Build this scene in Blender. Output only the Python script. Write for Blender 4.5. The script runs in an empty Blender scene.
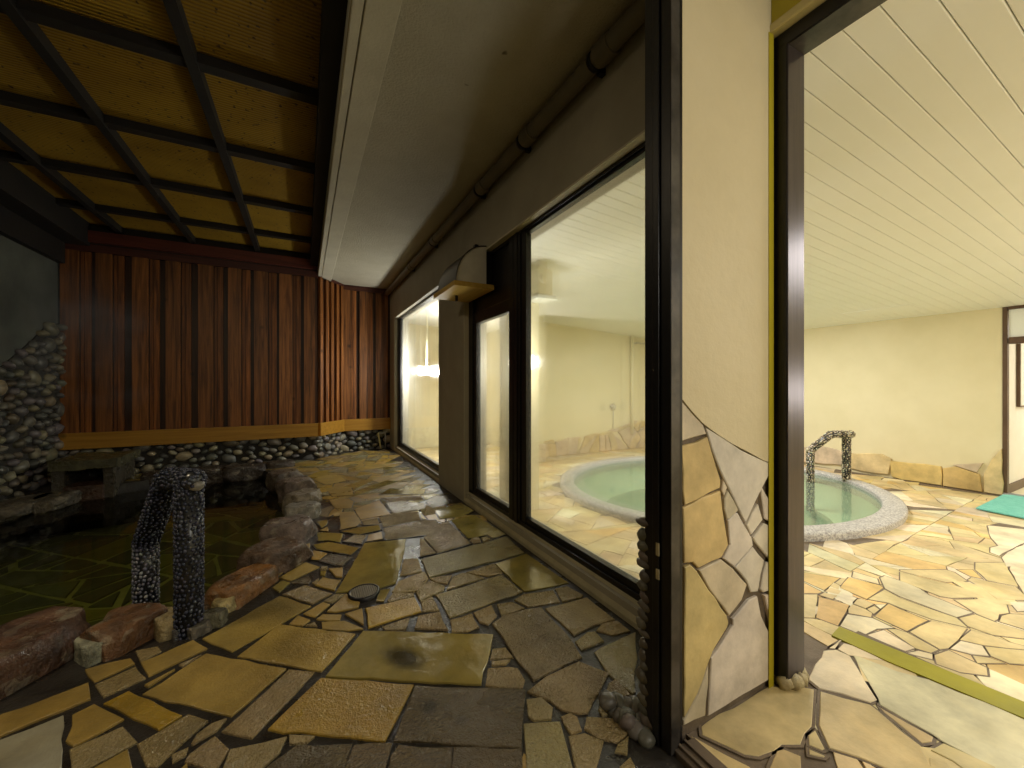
import bpy, bmesh, math, random
from mathutils import Vector, Matrix, noise
import numpy as np
C = bpy.context.scene.collection
R = random.Random(7)
# ------------------------------------------------------------------ camera geometry, used only to read places off the photograph
F_, CX, CY = 395., 512., 385.
S_, C_ = .4650, .8853
def fl(px, py, z=0.):
    D = F_*(1-z)/(py-CY); l = D*(px-CX)/F_
    return (S_*D+C_*l, C_*D-S_*l)
def onX(px, py, X):
    r = (px-CX)/F_; Y = X*(C_-S_*r)/(S_+C_*r); D = S_*X+C_*Y
    return (Y, 1+(CY-py)*D/F_)
def onY(px, py, Y):
    r = (px-CX)/F_; X = Y*(S_+C_*r)/(C_-S_*r); D = S_*X+C_*Y
    return (X, 1+(CY-py)*D/F_)
def inv(X, Y, Z):
    D = S_*X+C_*Y
    if D < .05: return (9999, 9999)
    return (CX+F_*(C_*X-S_*Y)/D, CY-F_*(Z-1)/D)

# ------------------------------------------------------------------ materials
def nt(name):
    m = bpy.data.materials.new(name); m.use_nodes = True
    n = m.node_tree; n.nodes.clear()
    out = n.nodes.new('ShaderNodeOutputMaterial')
    return m, n, out
def N(n, t, **k):
    x = n.nodes.new(t)
    for a, b in k.items():
        if a in x.inputs: x.inputs[a].default_value = b
        else: setattr(x, a, b)
    return x
def mat(name, col=(.5,.5,.5), col2=None, rough=.5, rough2=None, nscale=6., bump=0., bscale=40., attr=False, metallic=0.,
        spec=.5, stretch=(1,1,1), coat=0., attr_var=.25, bdist=.01, spot=None):
    m, n, out = nt(name)
    p = N(n, 'ShaderNodeBsdfPrincipled', Metallic=metallic, Roughness=rough)
    p.inputs['Specular IOR Level'].default_value = spec
    p.inputs['Coat Weight'].default_value = coat
    p.inputs['Coat Roughness'].default_value = .12
    tc = N(n, 'ShaderNodeTexCoord'); mp = N(n, 'ShaderNodeMapping'); mp.inputs['Scale'].default_value = stretch
    n.links.new(tc.outputs['Object'], mp.inputs['Vector'])
    nz = N(n, 'ShaderNodeTexNoise', Scale=nscale, Detail=5., Roughness=.6)
    n.links.new(mp.outputs[0], nz.inputs['Vector'])
    if attr:
        at = N(n, 'ShaderNodeAttribute', attribute_name='Col')
        mr = N(n, 'ShaderNodeMapRange'); mr.inputs[1].default_value=.25; mr.inputs[2].default_value=.75
        mr.inputs[3].default_value = 1-attr_var; mr.inputs[4].default_value = 1+attr_var
        n.links.new(nz.outputs['Fac'], mr.inputs[0])
        vm = N(n, 'ShaderNodeVectorMath', operation='SCALE')
        n.links.new(at.outputs['Color'], vm.inputs[0]); n.links.new(mr.outputs[0], vm.inputs['Scale'])
        csock = vm.outputs[0]
    else:
        mx = N(n, 'ShaderNodeMix', data_type='RGBA')
        mx.inputs[6].default_value = (*col, 1); mx.inputs[7].default_value = (*(col2 or col), 1)
        mr = N(n, 'ShaderNodeMapRange'); mr.inputs[1].default_value=.35; mr.inputs[2].default_value=.65
        n.links.new(nz.outputs['Fac'], mr.inputs[0]); n.links.new(mr.outputs[0], mx.inputs[0])
        csock = mx.outputs[2]
    if spot:   # spots of dirt with their own shape: (scale, threshold, colour)
        vz = N(n, 'ShaderNodeTexNoise', Scale=spot[0], Detail=2.)
        n.links.new(tc.outputs['Object'], vz.inputs['Vector'])
        st = N(n, 'ShaderNodeMapRange'); st.inputs[1].default_value=spot[1]; st.inputs[2].default_value=spot[1]+.04
        n.links.new(vz.outputs['Fac'], st.inputs[0])
        m2 = N(n, 'ShaderNodeMix', data_type='RGBA'); m2.inputs[7].default_value = (*spot[2], 1)
        n.links.new(st.outputs[0], m2.inputs[0]); n.links.new(csock, m2.inputs[6]); csock = m2.outputs[2]
    n.links.new(csock, p.inputs['Base Color'])
    if rough2 is not None:
        rz = N(n, 'ShaderNodeTexNoise', Scale=nscale*.7, Detail=3.)
        n.links.new(tc.outputs['Object'], rz.inputs['Vector'])
        rr = N(n, 'ShaderNodeMapRange'); rr.inputs[1].default_value=.35; rr.inputs[2].default_value=.65
        rr.inputs[3].default_value=rough; rr.inputs[4].default_value=rough2
        n.links.new(rz.outputs['Fac'], rr.inputs[0]); n.links.new(rr.outputs[0], p.inputs['Roughness'])
    if bump:
        bz = N(n, 'ShaderNodeTexNoise', Scale=bscale, Detail=4., Roughness=.65)
        n.links.new(mp.outputs[0], bz.inputs['Vector'])
        b = N(n, 'ShaderNodeBump', Strength=bump, Distance=bdist)
        n.links.new(bz.outputs['Fac'], b.inputs['Height']); n.links.new(b.outputs[0], p.inputs['Normal'])
    n.links.new(p.outputs[0], out.inputs[0])
    return m
def flag_mat(name, bmax, wet, coat, dark_spots=()):
    # sawn / split stone; attribute Surf: R = how strongly hammered, G = roughness
    m, n, out = nt(name)
    p = N(n, 'ShaderNodeBsdfPrincipled')
    p.inputs['Coat Weight'].default_value = coat; p.inputs['Coat Roughness'].default_value = .13
    tc = N(n, 'ShaderNodeTexCoord')
    at = N(n, 'ShaderNodeAttribute', attribute_name='Col'); su = N(n, 'ShaderNodeAttribute', attribute_name='Surf')
    sp = N(n, 'ShaderNodeSeparateColor'); n.links.new(su.outputs['Color'], sp.inputs[0])
    nz = N(n, 'ShaderNodeTexNoise', Scale=5., Detail=8., Roughness=.62); n.links.new(tc.outputs['Object'], nz.inputs['Vector'])
    mr = N(n, 'ShaderNodeMapRange'); mr.inputs[1].default_value=.3; mr.inputs[2].default_value=.7; mr.inputs[3].default_value=.68; mr.inputs[4].default_value=1.3
    n.links.new(nz.outputs['Fac'], mr.inputs[0])
    vm = N(n, 'ShaderNodeVectorMath', operation='SCALE'); n.links.new(at.outputs['Color'], vm.inputs[0]); n.links.new(mr.outputs[0], vm.inputs['Scale'])
    # rusty iron clouds in the stone
    n2 = N(n, 'ShaderNodeTexNoise', Scale=2.3, Detail=6., Roughness=.6); n.links.new(tc.outputs['Object'], n2.inputs['Vector'])
    m2 = N(n, 'ShaderNodeMapRange'); m2.inputs[1].default_value=.5; m2.inputs[2].default_value=.75; m2.inputs[4].default_value=.4
    n.links.new(n2.outputs['Fac'], m2.inputs[0])
    mix = N(n, 'ShaderNodeMix', data_type='RGBA', blend_type='MULTIPLY'); mix.inputs[7].default_value = (.95,.80,.42,1)
    n.links.new(m2.outputs[0], mix.inputs[0]); n.links.new(vm.outputs[0], mix.inputs[6])
    csock = mix.outputs[2]
    for (sx,sy,ra,rb,an,k) in dark_spots:      # dark blotches with their own outline
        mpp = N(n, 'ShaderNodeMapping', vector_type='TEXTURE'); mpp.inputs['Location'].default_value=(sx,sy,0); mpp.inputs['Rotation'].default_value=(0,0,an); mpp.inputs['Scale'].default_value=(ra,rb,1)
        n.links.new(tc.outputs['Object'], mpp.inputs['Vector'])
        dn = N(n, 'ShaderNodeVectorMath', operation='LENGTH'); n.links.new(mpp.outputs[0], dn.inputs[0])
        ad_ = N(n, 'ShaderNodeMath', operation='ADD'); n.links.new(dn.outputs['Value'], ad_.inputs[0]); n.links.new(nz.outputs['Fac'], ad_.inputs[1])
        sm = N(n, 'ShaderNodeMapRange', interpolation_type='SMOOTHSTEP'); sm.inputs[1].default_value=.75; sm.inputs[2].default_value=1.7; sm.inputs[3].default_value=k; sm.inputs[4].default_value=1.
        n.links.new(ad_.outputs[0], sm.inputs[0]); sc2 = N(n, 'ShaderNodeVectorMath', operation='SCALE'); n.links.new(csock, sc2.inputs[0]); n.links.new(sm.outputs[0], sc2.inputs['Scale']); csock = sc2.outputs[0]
    n.links.new(csock, p.inputs['Base Color'])
    # roughness
    n3 = N(n, 'ShaderNodeTexNoise', Scale=3.1, Detail=4.); n.links.new(tc.outputs['Object'], n3.inputs['Vector'])
    m3 = N(n, 'ShaderNodeMapRange'); m3.inputs[1].default_value=.35; m3.inputs[2].default_value=.65; m3.inputs[3].default_value=-wet; m3.inputs[4].default_value=.12
    n.links.new(n3.outputs['Fac'], m3.inputs[0])
    ad = N(n, 'ShaderNodeMath', operation='ADD', use_clamp=True); n.links.new(sp.outputs[1], ad.inputs[0]); n.links.new(m3.outputs[0], ad.inputs[1])
    n.links.new(ad.outputs[0], p.inputs['Roughness'])
    b1 = N(n, 'ShaderNodeTexNoise', Scale=100., Detail=3., Roughness=.6); n.links.new(tc.outputs['Object'], b1.inputs['Vector'])
    b2 = N(n, 'ShaderNodeTexNoise', Scale=11., Detail=4.); n.links.new(tc.outputs['Object'], b2.inputs['Vector'])
    q1 = N(n, 'ShaderNodeMath', operation='MULTIPLY'); q1.inputs[1].default_value = bmax
    n.links.new(sp.outputs[0], q1.inputs[0])
    B1 = N(n, 'ShaderNodeBump', Distance=.013); n.links.new(q1.outputs[0], B1.inputs['Strength']); n.links.new(b1.outputs['Fac'], B1.inputs['Height'])
    b3 = N(n, 'ShaderNodeTexNoise', Scale=210., Detail=2.); n.links.new(tc.outputs['Object'], b3.inputs['Vector'])
    B3 = N(n, 'ShaderNodeBump', Distance=.002); n.links.new(q1.outputs[0], B3.inputs['Strength']); n.links.new(b3.outputs['Fac'], B3.inputs['Height']); n.links.new(B1.outputs[0], B3.inputs['Normal'])
    B2 = N(n, 'ShaderNodeBump', Distance=.02, Strength=.22); n.links.new(b2.outputs['Fac'], B2.inputs['Height']); n.links.new(B3.outputs[0], B2.inputs['Normal'])
    n.links.new(B2.outputs[0], p.inputs['Normal']); n.links.new(B2.outputs[0], p.inputs['Coat Normal'])
    n.links.new(p.outputs[0], out.inputs[0])
    return m
def wood(name, c1, c2, rough=.5, axis=2, scale=1.):
    m, n, out = nt(name)
    p = N(n, 'ShaderNodeBsdfPrincipled', Roughness=rough)
    tc = N(n, 'ShaderNodeTexCoord'); mp = N(n, 'ShaderNodeMapping')
    s = [22*scale]*3; s[axis] = 1.1*scale; mp.inputs['Scale'].default_value = s
    n.links.new(tc.outputs['Object'], mp.inputs['Vector'])
    nz = N(n, 'ShaderNodeTexNoise', Scale=1.4, Detail=7., Roughness=.62, Distortion=.6); n.links.new(mp.outputs[0], nz.inputs['Vector'])
    cr = N(n, 'ShaderNodeValToRGB'); cr.color_ramp.elements[0].position=.33; cr.color_ramp.elements[1].position=.7
    cr.color_ramp.elements[0].color = (*c1, 1); cr.color_ramp.elements[1].color = (*c2, 1)
    n.links.new(nz.outputs['Fac'], cr.inputs[0])
    at = N(n, 'ShaderNodeAttribute', attribute_name='Col')
    kn = N(n, 'ShaderNodeTexVoronoi', Scale=2.6); n.links.new(tc.outputs['Object'], kn.inputs['Vector'])
    kr = N(n, 'ShaderNodeMapRange'); kr.inputs[1].default_value=.03; kr.inputs[2].default_value=.09; kr.inputs[3].default_value=.35
    kr.inputs[4].default_value=1.
    n.links.new(kn.outputs['Distance'], kr.inputs[0])
    vm = N(n, 'ShaderNodeVectorMath', operation='MULTIPLY'); n.links.new(cr.outputs[0], vm.inputs[0]); n.links.new(at.outputs['Color'], vm.inputs[1])
    v2 = N(n, 'ShaderNodeVectorMath', operation='SCALE'); n.links.new(vm.outputs[0], v2.inputs[0]); n.links.new(kr.outputs[0], v2.inputs['Scale'])
    n.links.new(v2.outputs[0], p.inputs['Base Color'])
    b = N(n, 'ShaderNodeBump', Strength=.35, Distance=.004); n.links.new(nz.outputs['Fac'], b.inputs['Height']); n.links.new(b.outputs[0], p.inputs['Normal'])
    n.links.new(p.outputs[0], out.inputs[0]); return m
def glass_mat():
    m, n, out = nt('steamed_glass')
    tr = N(n, 'ShaderNodeBsdfTransparent'); tr.inputs[0].default_value = (.97,.99,.97,1)
    fg = N(n, 'ShaderNodeBsdfTranslucent'); fg.inputs[0].default_value = (.85,.88,.84,1)
    gl = N(n, 'ShaderNodeBsdfGlossy', Roughness=.03)
    tc = N(n, 'ShaderNodeTexCoord'); nz = N(n, 'ShaderNodeTexNoise', Scale=1.6, Detail=3.); n.links.new(tc.outputs['Object'], nz.inputs['Vector'])
    mr = N(n, 'ShaderNodeMapRange'); mr.inputs[1].default_value=.35; mr.inputs[2].default_value=.65; mr.inputs[3].default_value=.01; mr.inputs[4].default_value=.05
    n.links.new(nz.outputs['Fac'], mr.inputs[0])
    rf = N(n, 'ShaderNodeBsdfRefraction', IOR=1.03, Roughness=.5); r2 = N(n, 'ShaderNodeBsdfRefraction', IOR=1.03, Roughness=.2)
    mm = N(n, 'ShaderNodeMixShader'); mm.inputs[0].default_value=.5; n.links.new(rf.outputs[0], mm.inputs[1]); n.links.new(r2.outputs[0], mm.inputs[2])
    m0 = N(n, 'ShaderNodeMixShader'); m0.inputs[0].default_value=.28; n.links.new(tr.outputs[0], m0.inputs[1]); n.links.new(mm.outputs[0], m0.inputs[2])
    m1 = N(n, 'ShaderNodeMixShader'); n.links.new(mr.outputs[0], m1.inputs[0]); n.links.new(m0.outputs[0], m1.inputs[1]); n.links.new(fg.outputs[0], m1.inputs[2])
    lw = N(n, 'ShaderNodeLayerWeight', Blend=.5); pw = N(n, 'ShaderNodeMath', operation='POWER'); pw.inputs[1].default_value=5.
    n.links.new(lw.outputs['Facing'], pw.inputs[0]); ml = N(n, 'ShaderNodeMath', operation='MULTIPLY_ADD'); ml.inputs[1].default_value=.5; ml.inputs[2].default_value=.03; n.links.new(pw.outputs[0], ml.inputs[0])
    m2 = N(n, 'ShaderNodeMixShader'); n.links.new(ml.outputs[0], m2.inputs[0]); n.links.new(m1.outputs[0], m2.inputs[1]); n.links.new(gl.outputs[0], m2.inputs[2])
    n.links.new(m2.outputs[0], out.inputs[0]); return m
def water_mat(name, tint, bump=.12, bscale=5., milk=0., milkcol=(.3,.5,.35)):
    m, n, out = nt(name)
    tr = N(n, 'ShaderNodeBsdfTransparent'); tr.inputs[0].default_value = (*tint, 1)
    df = N(n, 'ShaderNodeBsdfDiffuse'); df.inputs[0].default_value = (*milkcol, 1)
    gl = N(n, 'ShaderNodeBsdfGlossy', Roughness=.04)
    tc = N(n, 'ShaderNodeTexCoord'); nz = N(n, 'ShaderNodeTexNoise', Scale=bscale, Detail=3.); n.links.new(tc.outputs['Object'], nz.inputs['Vector'])
    b = N(n, 'ShaderNodeBump', Strength=bump, Distance=.02); n.links.new(nz.outputs['Fac'], b.inputs['Height'])
    n.links.new(b.outputs[0], gl.inputs['Normal'])
    fr = N(n, 'ShaderNodeFresnel', IOR=1.33); n.links.new(b.outputs[0], fr.inputs['Normal'])
    mk = N(n, 'ShaderNodeMixShader'); mk.inputs[0].default_value = milk
    n.links.new(tr.outputs[0], mk.inputs[1]); n.links.new(df.outputs[0], mk.inputs[2])
    m2 = N(n, 'ShaderNodeMixShader'); n.links.new(fr.outputs[0], m2.inputs[0]); n.links.new(mk.outputs[0], m2.inputs[1]); n.links.new(gl.outputs[0], m2.inputs[2])
    n.links.new(m2.outputs[0], out.inputs[0]); return m
def emit(name, col, s):
    m, n, out = nt(name); e = N(n, 'ShaderNodeEmission', Strength=s); e.inputs[0].default_value = (*col, 1)
    n.links.new(e.outputs[0], out.inputs[0]); return m

M = dict(
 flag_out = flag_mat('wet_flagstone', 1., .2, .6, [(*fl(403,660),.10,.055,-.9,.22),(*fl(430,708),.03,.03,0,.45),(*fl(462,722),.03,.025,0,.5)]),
 flag_in = flag_mat('dry_flagstone', .25, .05, 0.),
 grout_out = mat('dark_wet_grout', (.016,.013,.011), (.035,.03,.026), rough=.2, rough2=.5, nscale=9, bump=.4, bscale=60),
 grout_in = mat('grey_grout', (.13,.095,.06), (.2,.15,.10), rough=.7, nscale=12, bump=.3, bscale=60),
 grout_wall = mat('brown_grout', (.11,.08,.055), (.17,.13,.09), rough=.8, nscale=12, bump=.4, bscale=60),
 plaster = mat('cream_plaster', (.62,.53,.33), (.66,.57,.37), rough=.7, nscale=3, bump=.25, bscale=18, bdist=.012),
 plaster_in = mat('yellow_plaster', (.70,.62,.38), (.75,.67,.43), rough=.7, nscale=2, bump=.1, bscale=10),
 outer = mat('grey_brown_paint', (.31,.28,.21), (.36,.325,.25), rough=.65, nscale=4, bump=.15, bscale=60),
 reveal = mat('pale_paint', (.55,.5,.38), (.6,.55,.42), rough=.6, nscale=5),
 stucco = mat('stucco', (.52,.48,.37), (.57,.53,.42), rough=.85, nscale=5, bump=.9, bscale=75, bdist=.012, spot=(9.,.76,(.12,.1,.07))),
 concrete = mat('painted_concrete', (.6,.56,.45), (.66,.62,.5), rough=.8, nscale=6, bump=.3, bscale=60),
 ceil_board = mat('white_ceiling_board', (.90,.90,.83), (.92,.92,.86), rough=.5, nscale=3, bump=.05, bscale=12),
 groove = mat('grey_groove', (.42,.4,.32), rough=.9),
 black = mat('black_metal', (.006,.005,.006), (.011,.009,.01), rough=.34, metallic=.2, nscale=30, bump=.05),
 bronze = mat('bronze_metal', (.065,.052,.056), (.09,.075,.08), rough=.29, metallic=.75, nscale=8, stretch=(8,8,.4)),
 darkgrain = mat('worn_dark_metal', (.03,.026,.024), (.10,.09,.08), rough=.4, metallic=.4, nscale=9),
 ochre = mat('ochre_paint', (.42,.34,.012), (.46,.38,.016), rough=.5, nscale=6),
 ochre_light = mat('pale_ochre_paint', (.62,.53,.25), rough=.5),
 glass = glass_mat(),
 redwood = wood('red_brown_wood', (.085,.03,.009), (.40,.155,.040), .45),
 amber = wood('amber_wood', (.34,.16,.018), (.50,.26,.035), .45, axis=0),
 darkbeam = wood('dark_beam_wood', (.003,.002,.0015), (.008,.005,.003), .7, axis=0),
 redbeam = wood('red_beam_wood', (.05,.012,.008), (.11,.028,.015), .5, axis=0),
 cobble = mat('river_cobble', attr=True, rough=.3, rough2=.6, nscale=18, attr_var=.3, bump=.2, bscale=60),
 mortar = mat('dark_mortar', (.02,.018,.015), (.04,.036,.03), rough=.8, nscale=20, bump=.5),
 boulder = mat('wet_boulder', attr=True, rough=.18, rough2=.5, nscale=16, attr_var=.6, bump=1., bscale=38, bdist=.02),
 pebble = mat('coated_pebble', attr=True, rough=.22, rough2=.4, nscale=40, attr_var=.3),
 leftwall = mat('blotchy_plaster', (.06,.066,.058), (.13,.14,.12), rough=.8, nscale=1.5, bump=.3, bscale=20),
 pool_floor = mat('pool_flagstone', attr=True, rough=.7, nscale=4, attr_var=.3),
 pool_grout = mat('pool_grout', (.30,.32,.11), (.38,.4,.16), rough=.8, nscale=6),
 pool_side = mat('pool_side_stone', (.02,.018,.014), (.04,.035,.028), rough=.6, nscale=6, bump=.6, bscale=10, bdist=.04),
 water = water_mat('onsen_water', (.74,.78,.52)),
 bathwater = water_mat('bath_water', (.80,.93,.80), bump=.08, bscale=4., milk=.22, milkcol=(.52,.60,.44)),
 granite = mat('speckled_granite', (.22,.2,.2), (.62,.6,.55), rough=.35, rough2=.55, nscale=70, bump=.15, bscale=90),
 bath_tile = mat('bath_tile', (.5,.6,.44), (.62,.7,.52), rough=.5, nscale=2.5),
 bath_low = mat('bath_floor', (.3,.42,.28), (.4,.52,.36), rough=.5, nscale=3),
 steel = mat('brushed_steel', (.42,.4,.38), (.55,.53,.5), rough=.45, metallic=.6, nscale=6, bump=.06),
 cowl = mat('galvanised_cowl', (.66,.63,.57), (.76,.73,.67), rough=.6, metallic=.0, nscale=9, bump=.1),
 chrome = mat('chrome', (.6,.6,.6), rough=.15, metallic=1.),
 pipe = mat('painted_pipe', (.17,.145,.10), (.21,.18,.125), rough=.5, nscale=5),
 pine = wood('yellow_pine', (.5,.31,.05), (.65,.43,.1), .5, axis=1),
 threshold = wood('worn_threshold_wood', (.07,.05,.035), (.16,.12,.085), .45, axis=1),
 sill = mat('sill_stone', (.34,.30,.19), (.46,.41,.27), rough=.35, rough2=.6, nscale=7, bump=.3, bscale=50),
 brownframe = mat('brown_frame', (.085,.045,.02), (.11,.06,.03), rough=.45),
 frosted = mat('frosted_panel', (.85,.87,.8), rough=.3),
 white = mat('pinkish_white_paint', (.83,.78,.68), (.86,.82,.73), rough=.5),
 cream = mat('cream_paint', (.74,.68,.45), (.78,.72,.5), rough=.5),
 teal = mat('teal_mat', (.14,.50,.41), (.20,.58,.49), rough=.8, nscale=20, bump=.4, bscale=200),
 bulb = emit('lamp_globe', (1.,.96,.84), 60.),
 yellow_line = mat('yellow_paint', (.30,.27,.003), (.40,.35,.006), rough=.45, nscale=4, bump=.1),
 rough_stone = mat('pale_rough_stone', (.5,.42,.24), (.3,.24,.13), rough=.6, nscale=25, bump=.8, bscale=30),
)
def sudare():
    m, n, out = nt('reed_ceiling')
    p = N(n, 'ShaderNodeBsdfPrincipled', Roughness=.5)
    tc = N(n, 'ShaderNodeTexCoord')
    w = N(n, 'ShaderNodeTexWave', wave_type='BANDS', bands_direction='Y', Scale=13., Distortion=.15, Detail=1.); n.links.new(tc.outputs['Object'], w.inputs['Vector'])
    nz = N(n, 'ShaderNodeTexNoise', Scale=3., Detail=5.); n.links.new(tc.outputs['Object'], nz.inputs['Vector'])
    cr = N(n, 'ShaderNodeValToRGB'); cr.color_ramp.elements[0].position=.3; cr.color_ramp.elements[1].position=.7
    cr.color_ramp.elements[0].color=(.34,.21,.02,1); cr.color_ramp.elements[1].color=(.5,.33,.035,1); n.links.new(nz.outputs['Fac'], cr.inputs[0])
    mu = N(n, 'ShaderNodeMix', data_type='RGBA', blend_type='MULTIPLY'); mu.inputs[7].default_value=(.6,.5,.45,1)
    n.links.new(w.outputs['Fac'], mu.inputs[0]); n.links.new(cr.outputs[0], mu.inputs[6])
    v = N(n, 'ShaderNodeTexNoise', Scale=34., Detail=1.); n.links.new(tc.outputs['Object'], v.inputs['Vector'])
    st = N(n, 'ShaderNodeMapRange'); st.inputs[1].default_value=.66; st.inputs[2].default_value=.72; n.links.new(v.outputs['Fac'], st.inputs[0])
    m2 = N(n, 'ShaderNodeMix', data_type='RGBA'); m2.inputs[7].default_value=(.06,.03,.01,1)
    n.links.new(st.outputs[0], m2.inputs[0]); n.links.new(mu.outputs[2], m2.inputs[6]); n.links.new(m2.outputs[2], p.inputs['Base Color'])
    b = N(n, 'ShaderNodeBump', Strength=.6, Distance=.008); n.links.new(w.outputs['Fac'], b.inputs['Height']); n.links.new(b.outputs[0], p.inputs['Normal'])
    n.links.new(p.outputs[0], out.inputs[0]); return m
M['reed'] = sudare()

# ------------------------------------------------------------------ mesh builder
_ICO = {}
def ico(sub):
    if sub not in _ICO:
        b = bmesh.new(); bmesh.ops.create_icosphere(b, subdivisions=sub, radius=1.)
        _ICO[sub] = ([tuple(v.co) for v in b.verts], [tuple(v.index for v in f.verts) for f in b.faces]); b.free()
    return _ICO[sub]
class MB:
    def __init__(s): s.v=[]; s.f=[]; s.c=[]; s.s=[]; s.m=[]; s.sm=[]
    def add(s, vs, fs, col=(1,1,1), surf=(0,.5), mi=0, smooth=False):
        o = len(s.v); s.v += [tuple(v) for v in vs]
        for f in fs:
            s.f.append(tuple(i+o for i in f)); s.c.append(col); s.s.append(surf); s.m.append(mi); s.sm.append(smooth)
        return s
    def box(s, a, b, col=(1,1,1), mi=0, bev=0.):
        x0,y0,z0 = (min(a[i],b[i]) for i in range(3)); x1,y1,z1 = (max(a[i],b[i]) for i in range(3))
        if bev <= 0:
            vs = [(x0,y0,z0),(x1,y0,z0),(x1,y1,z0),(x0,y1,z0),(x0,y0,z1),(x1,y0,z1),(x1,y1,z1),(x0,y1,z1)]
            return s.add(vs, [(3,2,1,0),(4,5,6,7),(0,1,5,4),(1,2,6,5),(2,3,7,6),(3,0,4,7)], col, mi=mi)
        bm = bmesh.new(); bmesh.ops.create_cube(bm, size=1.)
        for v in bm.verts: v.co = Vector(((x0+x1)/2+v.co.x*(x1-x0), (y0+y1)/2+v.co.y*(y1-y0), (z0+z1)/2+v.co.z*(z1-z0)))
        bmesh.ops.bevel(bm, geom=list(bm.edges), offset=bev, segments=2, affect='EDGES', profile=.5)
        bm.verts.index_update()
        s.add([v.co for v in bm.verts], [tuple(v.index for v in f.verts) for f in bm.faces], col, mi=mi); bm.free(); return s
    def prism(s, pts, z0, z1, mp=lambda u,v,w:(u,v,w), col=(1,1,1), mi=0, smooth=False):
        n = len(pts)
        vs = [mp(p[0],p[1],z0) for p in pts]+[mp(p[0],p[1],z1) for p in pts]
        fs = [tuple(range(n-1,-1,-1)), tuple(range(n,2*n))]
        s.add(vs, fs, col, mi=mi)
        o = len(s.v)-2*n
        for i in range(n):
            j=(i+1)%n; s.f.append((o+i,o+j,o+n+j,o+n+i)); s.c.append(col); s.s.append((0,.5)); s.m.append(mi); s.sm.append(smooth)
        return s
    def tube(s, pts, r, seg=14, col=(1,1,1), mi=0, caps=True):
        P=[Vector(p) for p in pts]; rings=[]
        up=None
        for i,p in enumerate(P):
            d=((P[i+1] if i+1<len(P) else P[i])-(P[i-1] if i else P[i])).normalized()
            if up is None: up = Vector((0,0,1)) if abs(d.z)<.9 else Vector((1,0,0))
            a=d.cross(up).normalized(); b=a.cross(d).normalized(); up=b
            rr = r[i] if isinstance(r,(list,tuple)) else r
            rings.append([p+a*math.cos(t)*rr+b*math.sin(t)*rr for t in [2*math.pi*k/seg for k in range(seg)]])
        vs=[v for q in rings for v in q]; fs=[]
        for i in range(len(P)-1):
            for k in range(seg):
                l=(k+1)%seg; fs.append((i*seg+k,i*seg+l,(i+1)*seg+l,(i+1)*seg+k))
        s.add(vs, fs, col, mi=mi, smooth=True)
        if caps:
            o=len(s.v)-len(vs)
            for q in (tuple(range(seg)), tuple(range(len(vs)-seg,len(vs)))): 
                s.f.append(tuple(i+o for i in q)); s.c.append(col); s.s.append((0,.5)); s.m.append(mi); s.sm.append(False)
        return s
    def blob(s, c, ax, sub=2, col=(1,1,1), nz=.12, seed=0., mi=0):
        # ax: three axis vectors
        iv, fs = ico(sub); A=[Vector(a) for a in ax]; c=Vector(c); vs=[]
        for v in iv:
            k = 1+nz*noise.noise(Vector((v[0]*1.3+seed, v[1]*1.3-seed*.7, v[2]*1.3+seed*1.9)))*2 if nz else 1.
            vs.append(c+(A[0]*v[0]+A[1]*v[1]+A[2]*v[2])*k)
        return s.add(vs, fs, col, mi=mi, smooth=True)
    def build(s, name, mats, parent=None, flip=True):
        me = bpy.data.meshes.new(name); me.from_pydata(s.v, [], s.f)
        if not isinstance(mats,(list,tuple)): mats=[mats]
        for m in mats: me.materials.append(m)
        me.polygons.foreach_set('material_index', s.m); me.polygons.foreach_set('use_smooth', s.sm)
        cnt = np.empty(len(me.polygons), dtype=np.int32); me.polygons.foreach_get('loop_total', cnt)
        ca = me.color_attributes.new('Col','FLOAT_COLOR','CORNER')
        col = np.concatenate([np.array(s.c, dtype=np.float32).reshape(-1,3), np.ones((len(s.c),1),np.float32)],1)
        ca.data.foreach_set('color', np.repeat(col, cnt, axis=0).ravel())
        if any(q!=(0,.5) for q in s.s):
            sa = me.color_attributes.new('Surf','FLOAT_COLOR','CORNER')
            q = np.array([(a,b,0,1) for a,b in s.s], dtype=np.float32)
            sa.data.foreach_set('color', np.repeat(q, cnt, axis=0).ravel())
        me.validate(clean_customdata=False)
        bm=bmesh.new(); bm.from_mesh(me); 
        if flip: bmesh.ops.recalc_face_normals(bm, faces=bm.faces)
        big=[f for f in bm.faces if len(f.verts)>4]
        if big: bmesh.ops.triangulate(bm, faces=big)
        bm.to_mesh(me); bm.free()
        o = bpy.data.objects.new(name, me); C.objects.link(o)
        if parent:
            o.parent = parent; o.matrix_parent_inverse = Matrix.Translation(-Vector(parent.location))
        return o
def struct(o): o['kind']='structure'; return o
def tag(o, label, cat, group=None):
    o['label']=label; o['category']=cat
    if group: o['group']=group
    return o
def thing(name, loc, label, cat, group=None):
    o = bpy.data.objects.new(name, None); C.objects.link(o); o.location=loc; o.empty_display_size=.05
    return tag(o, label, cat, group)

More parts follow.
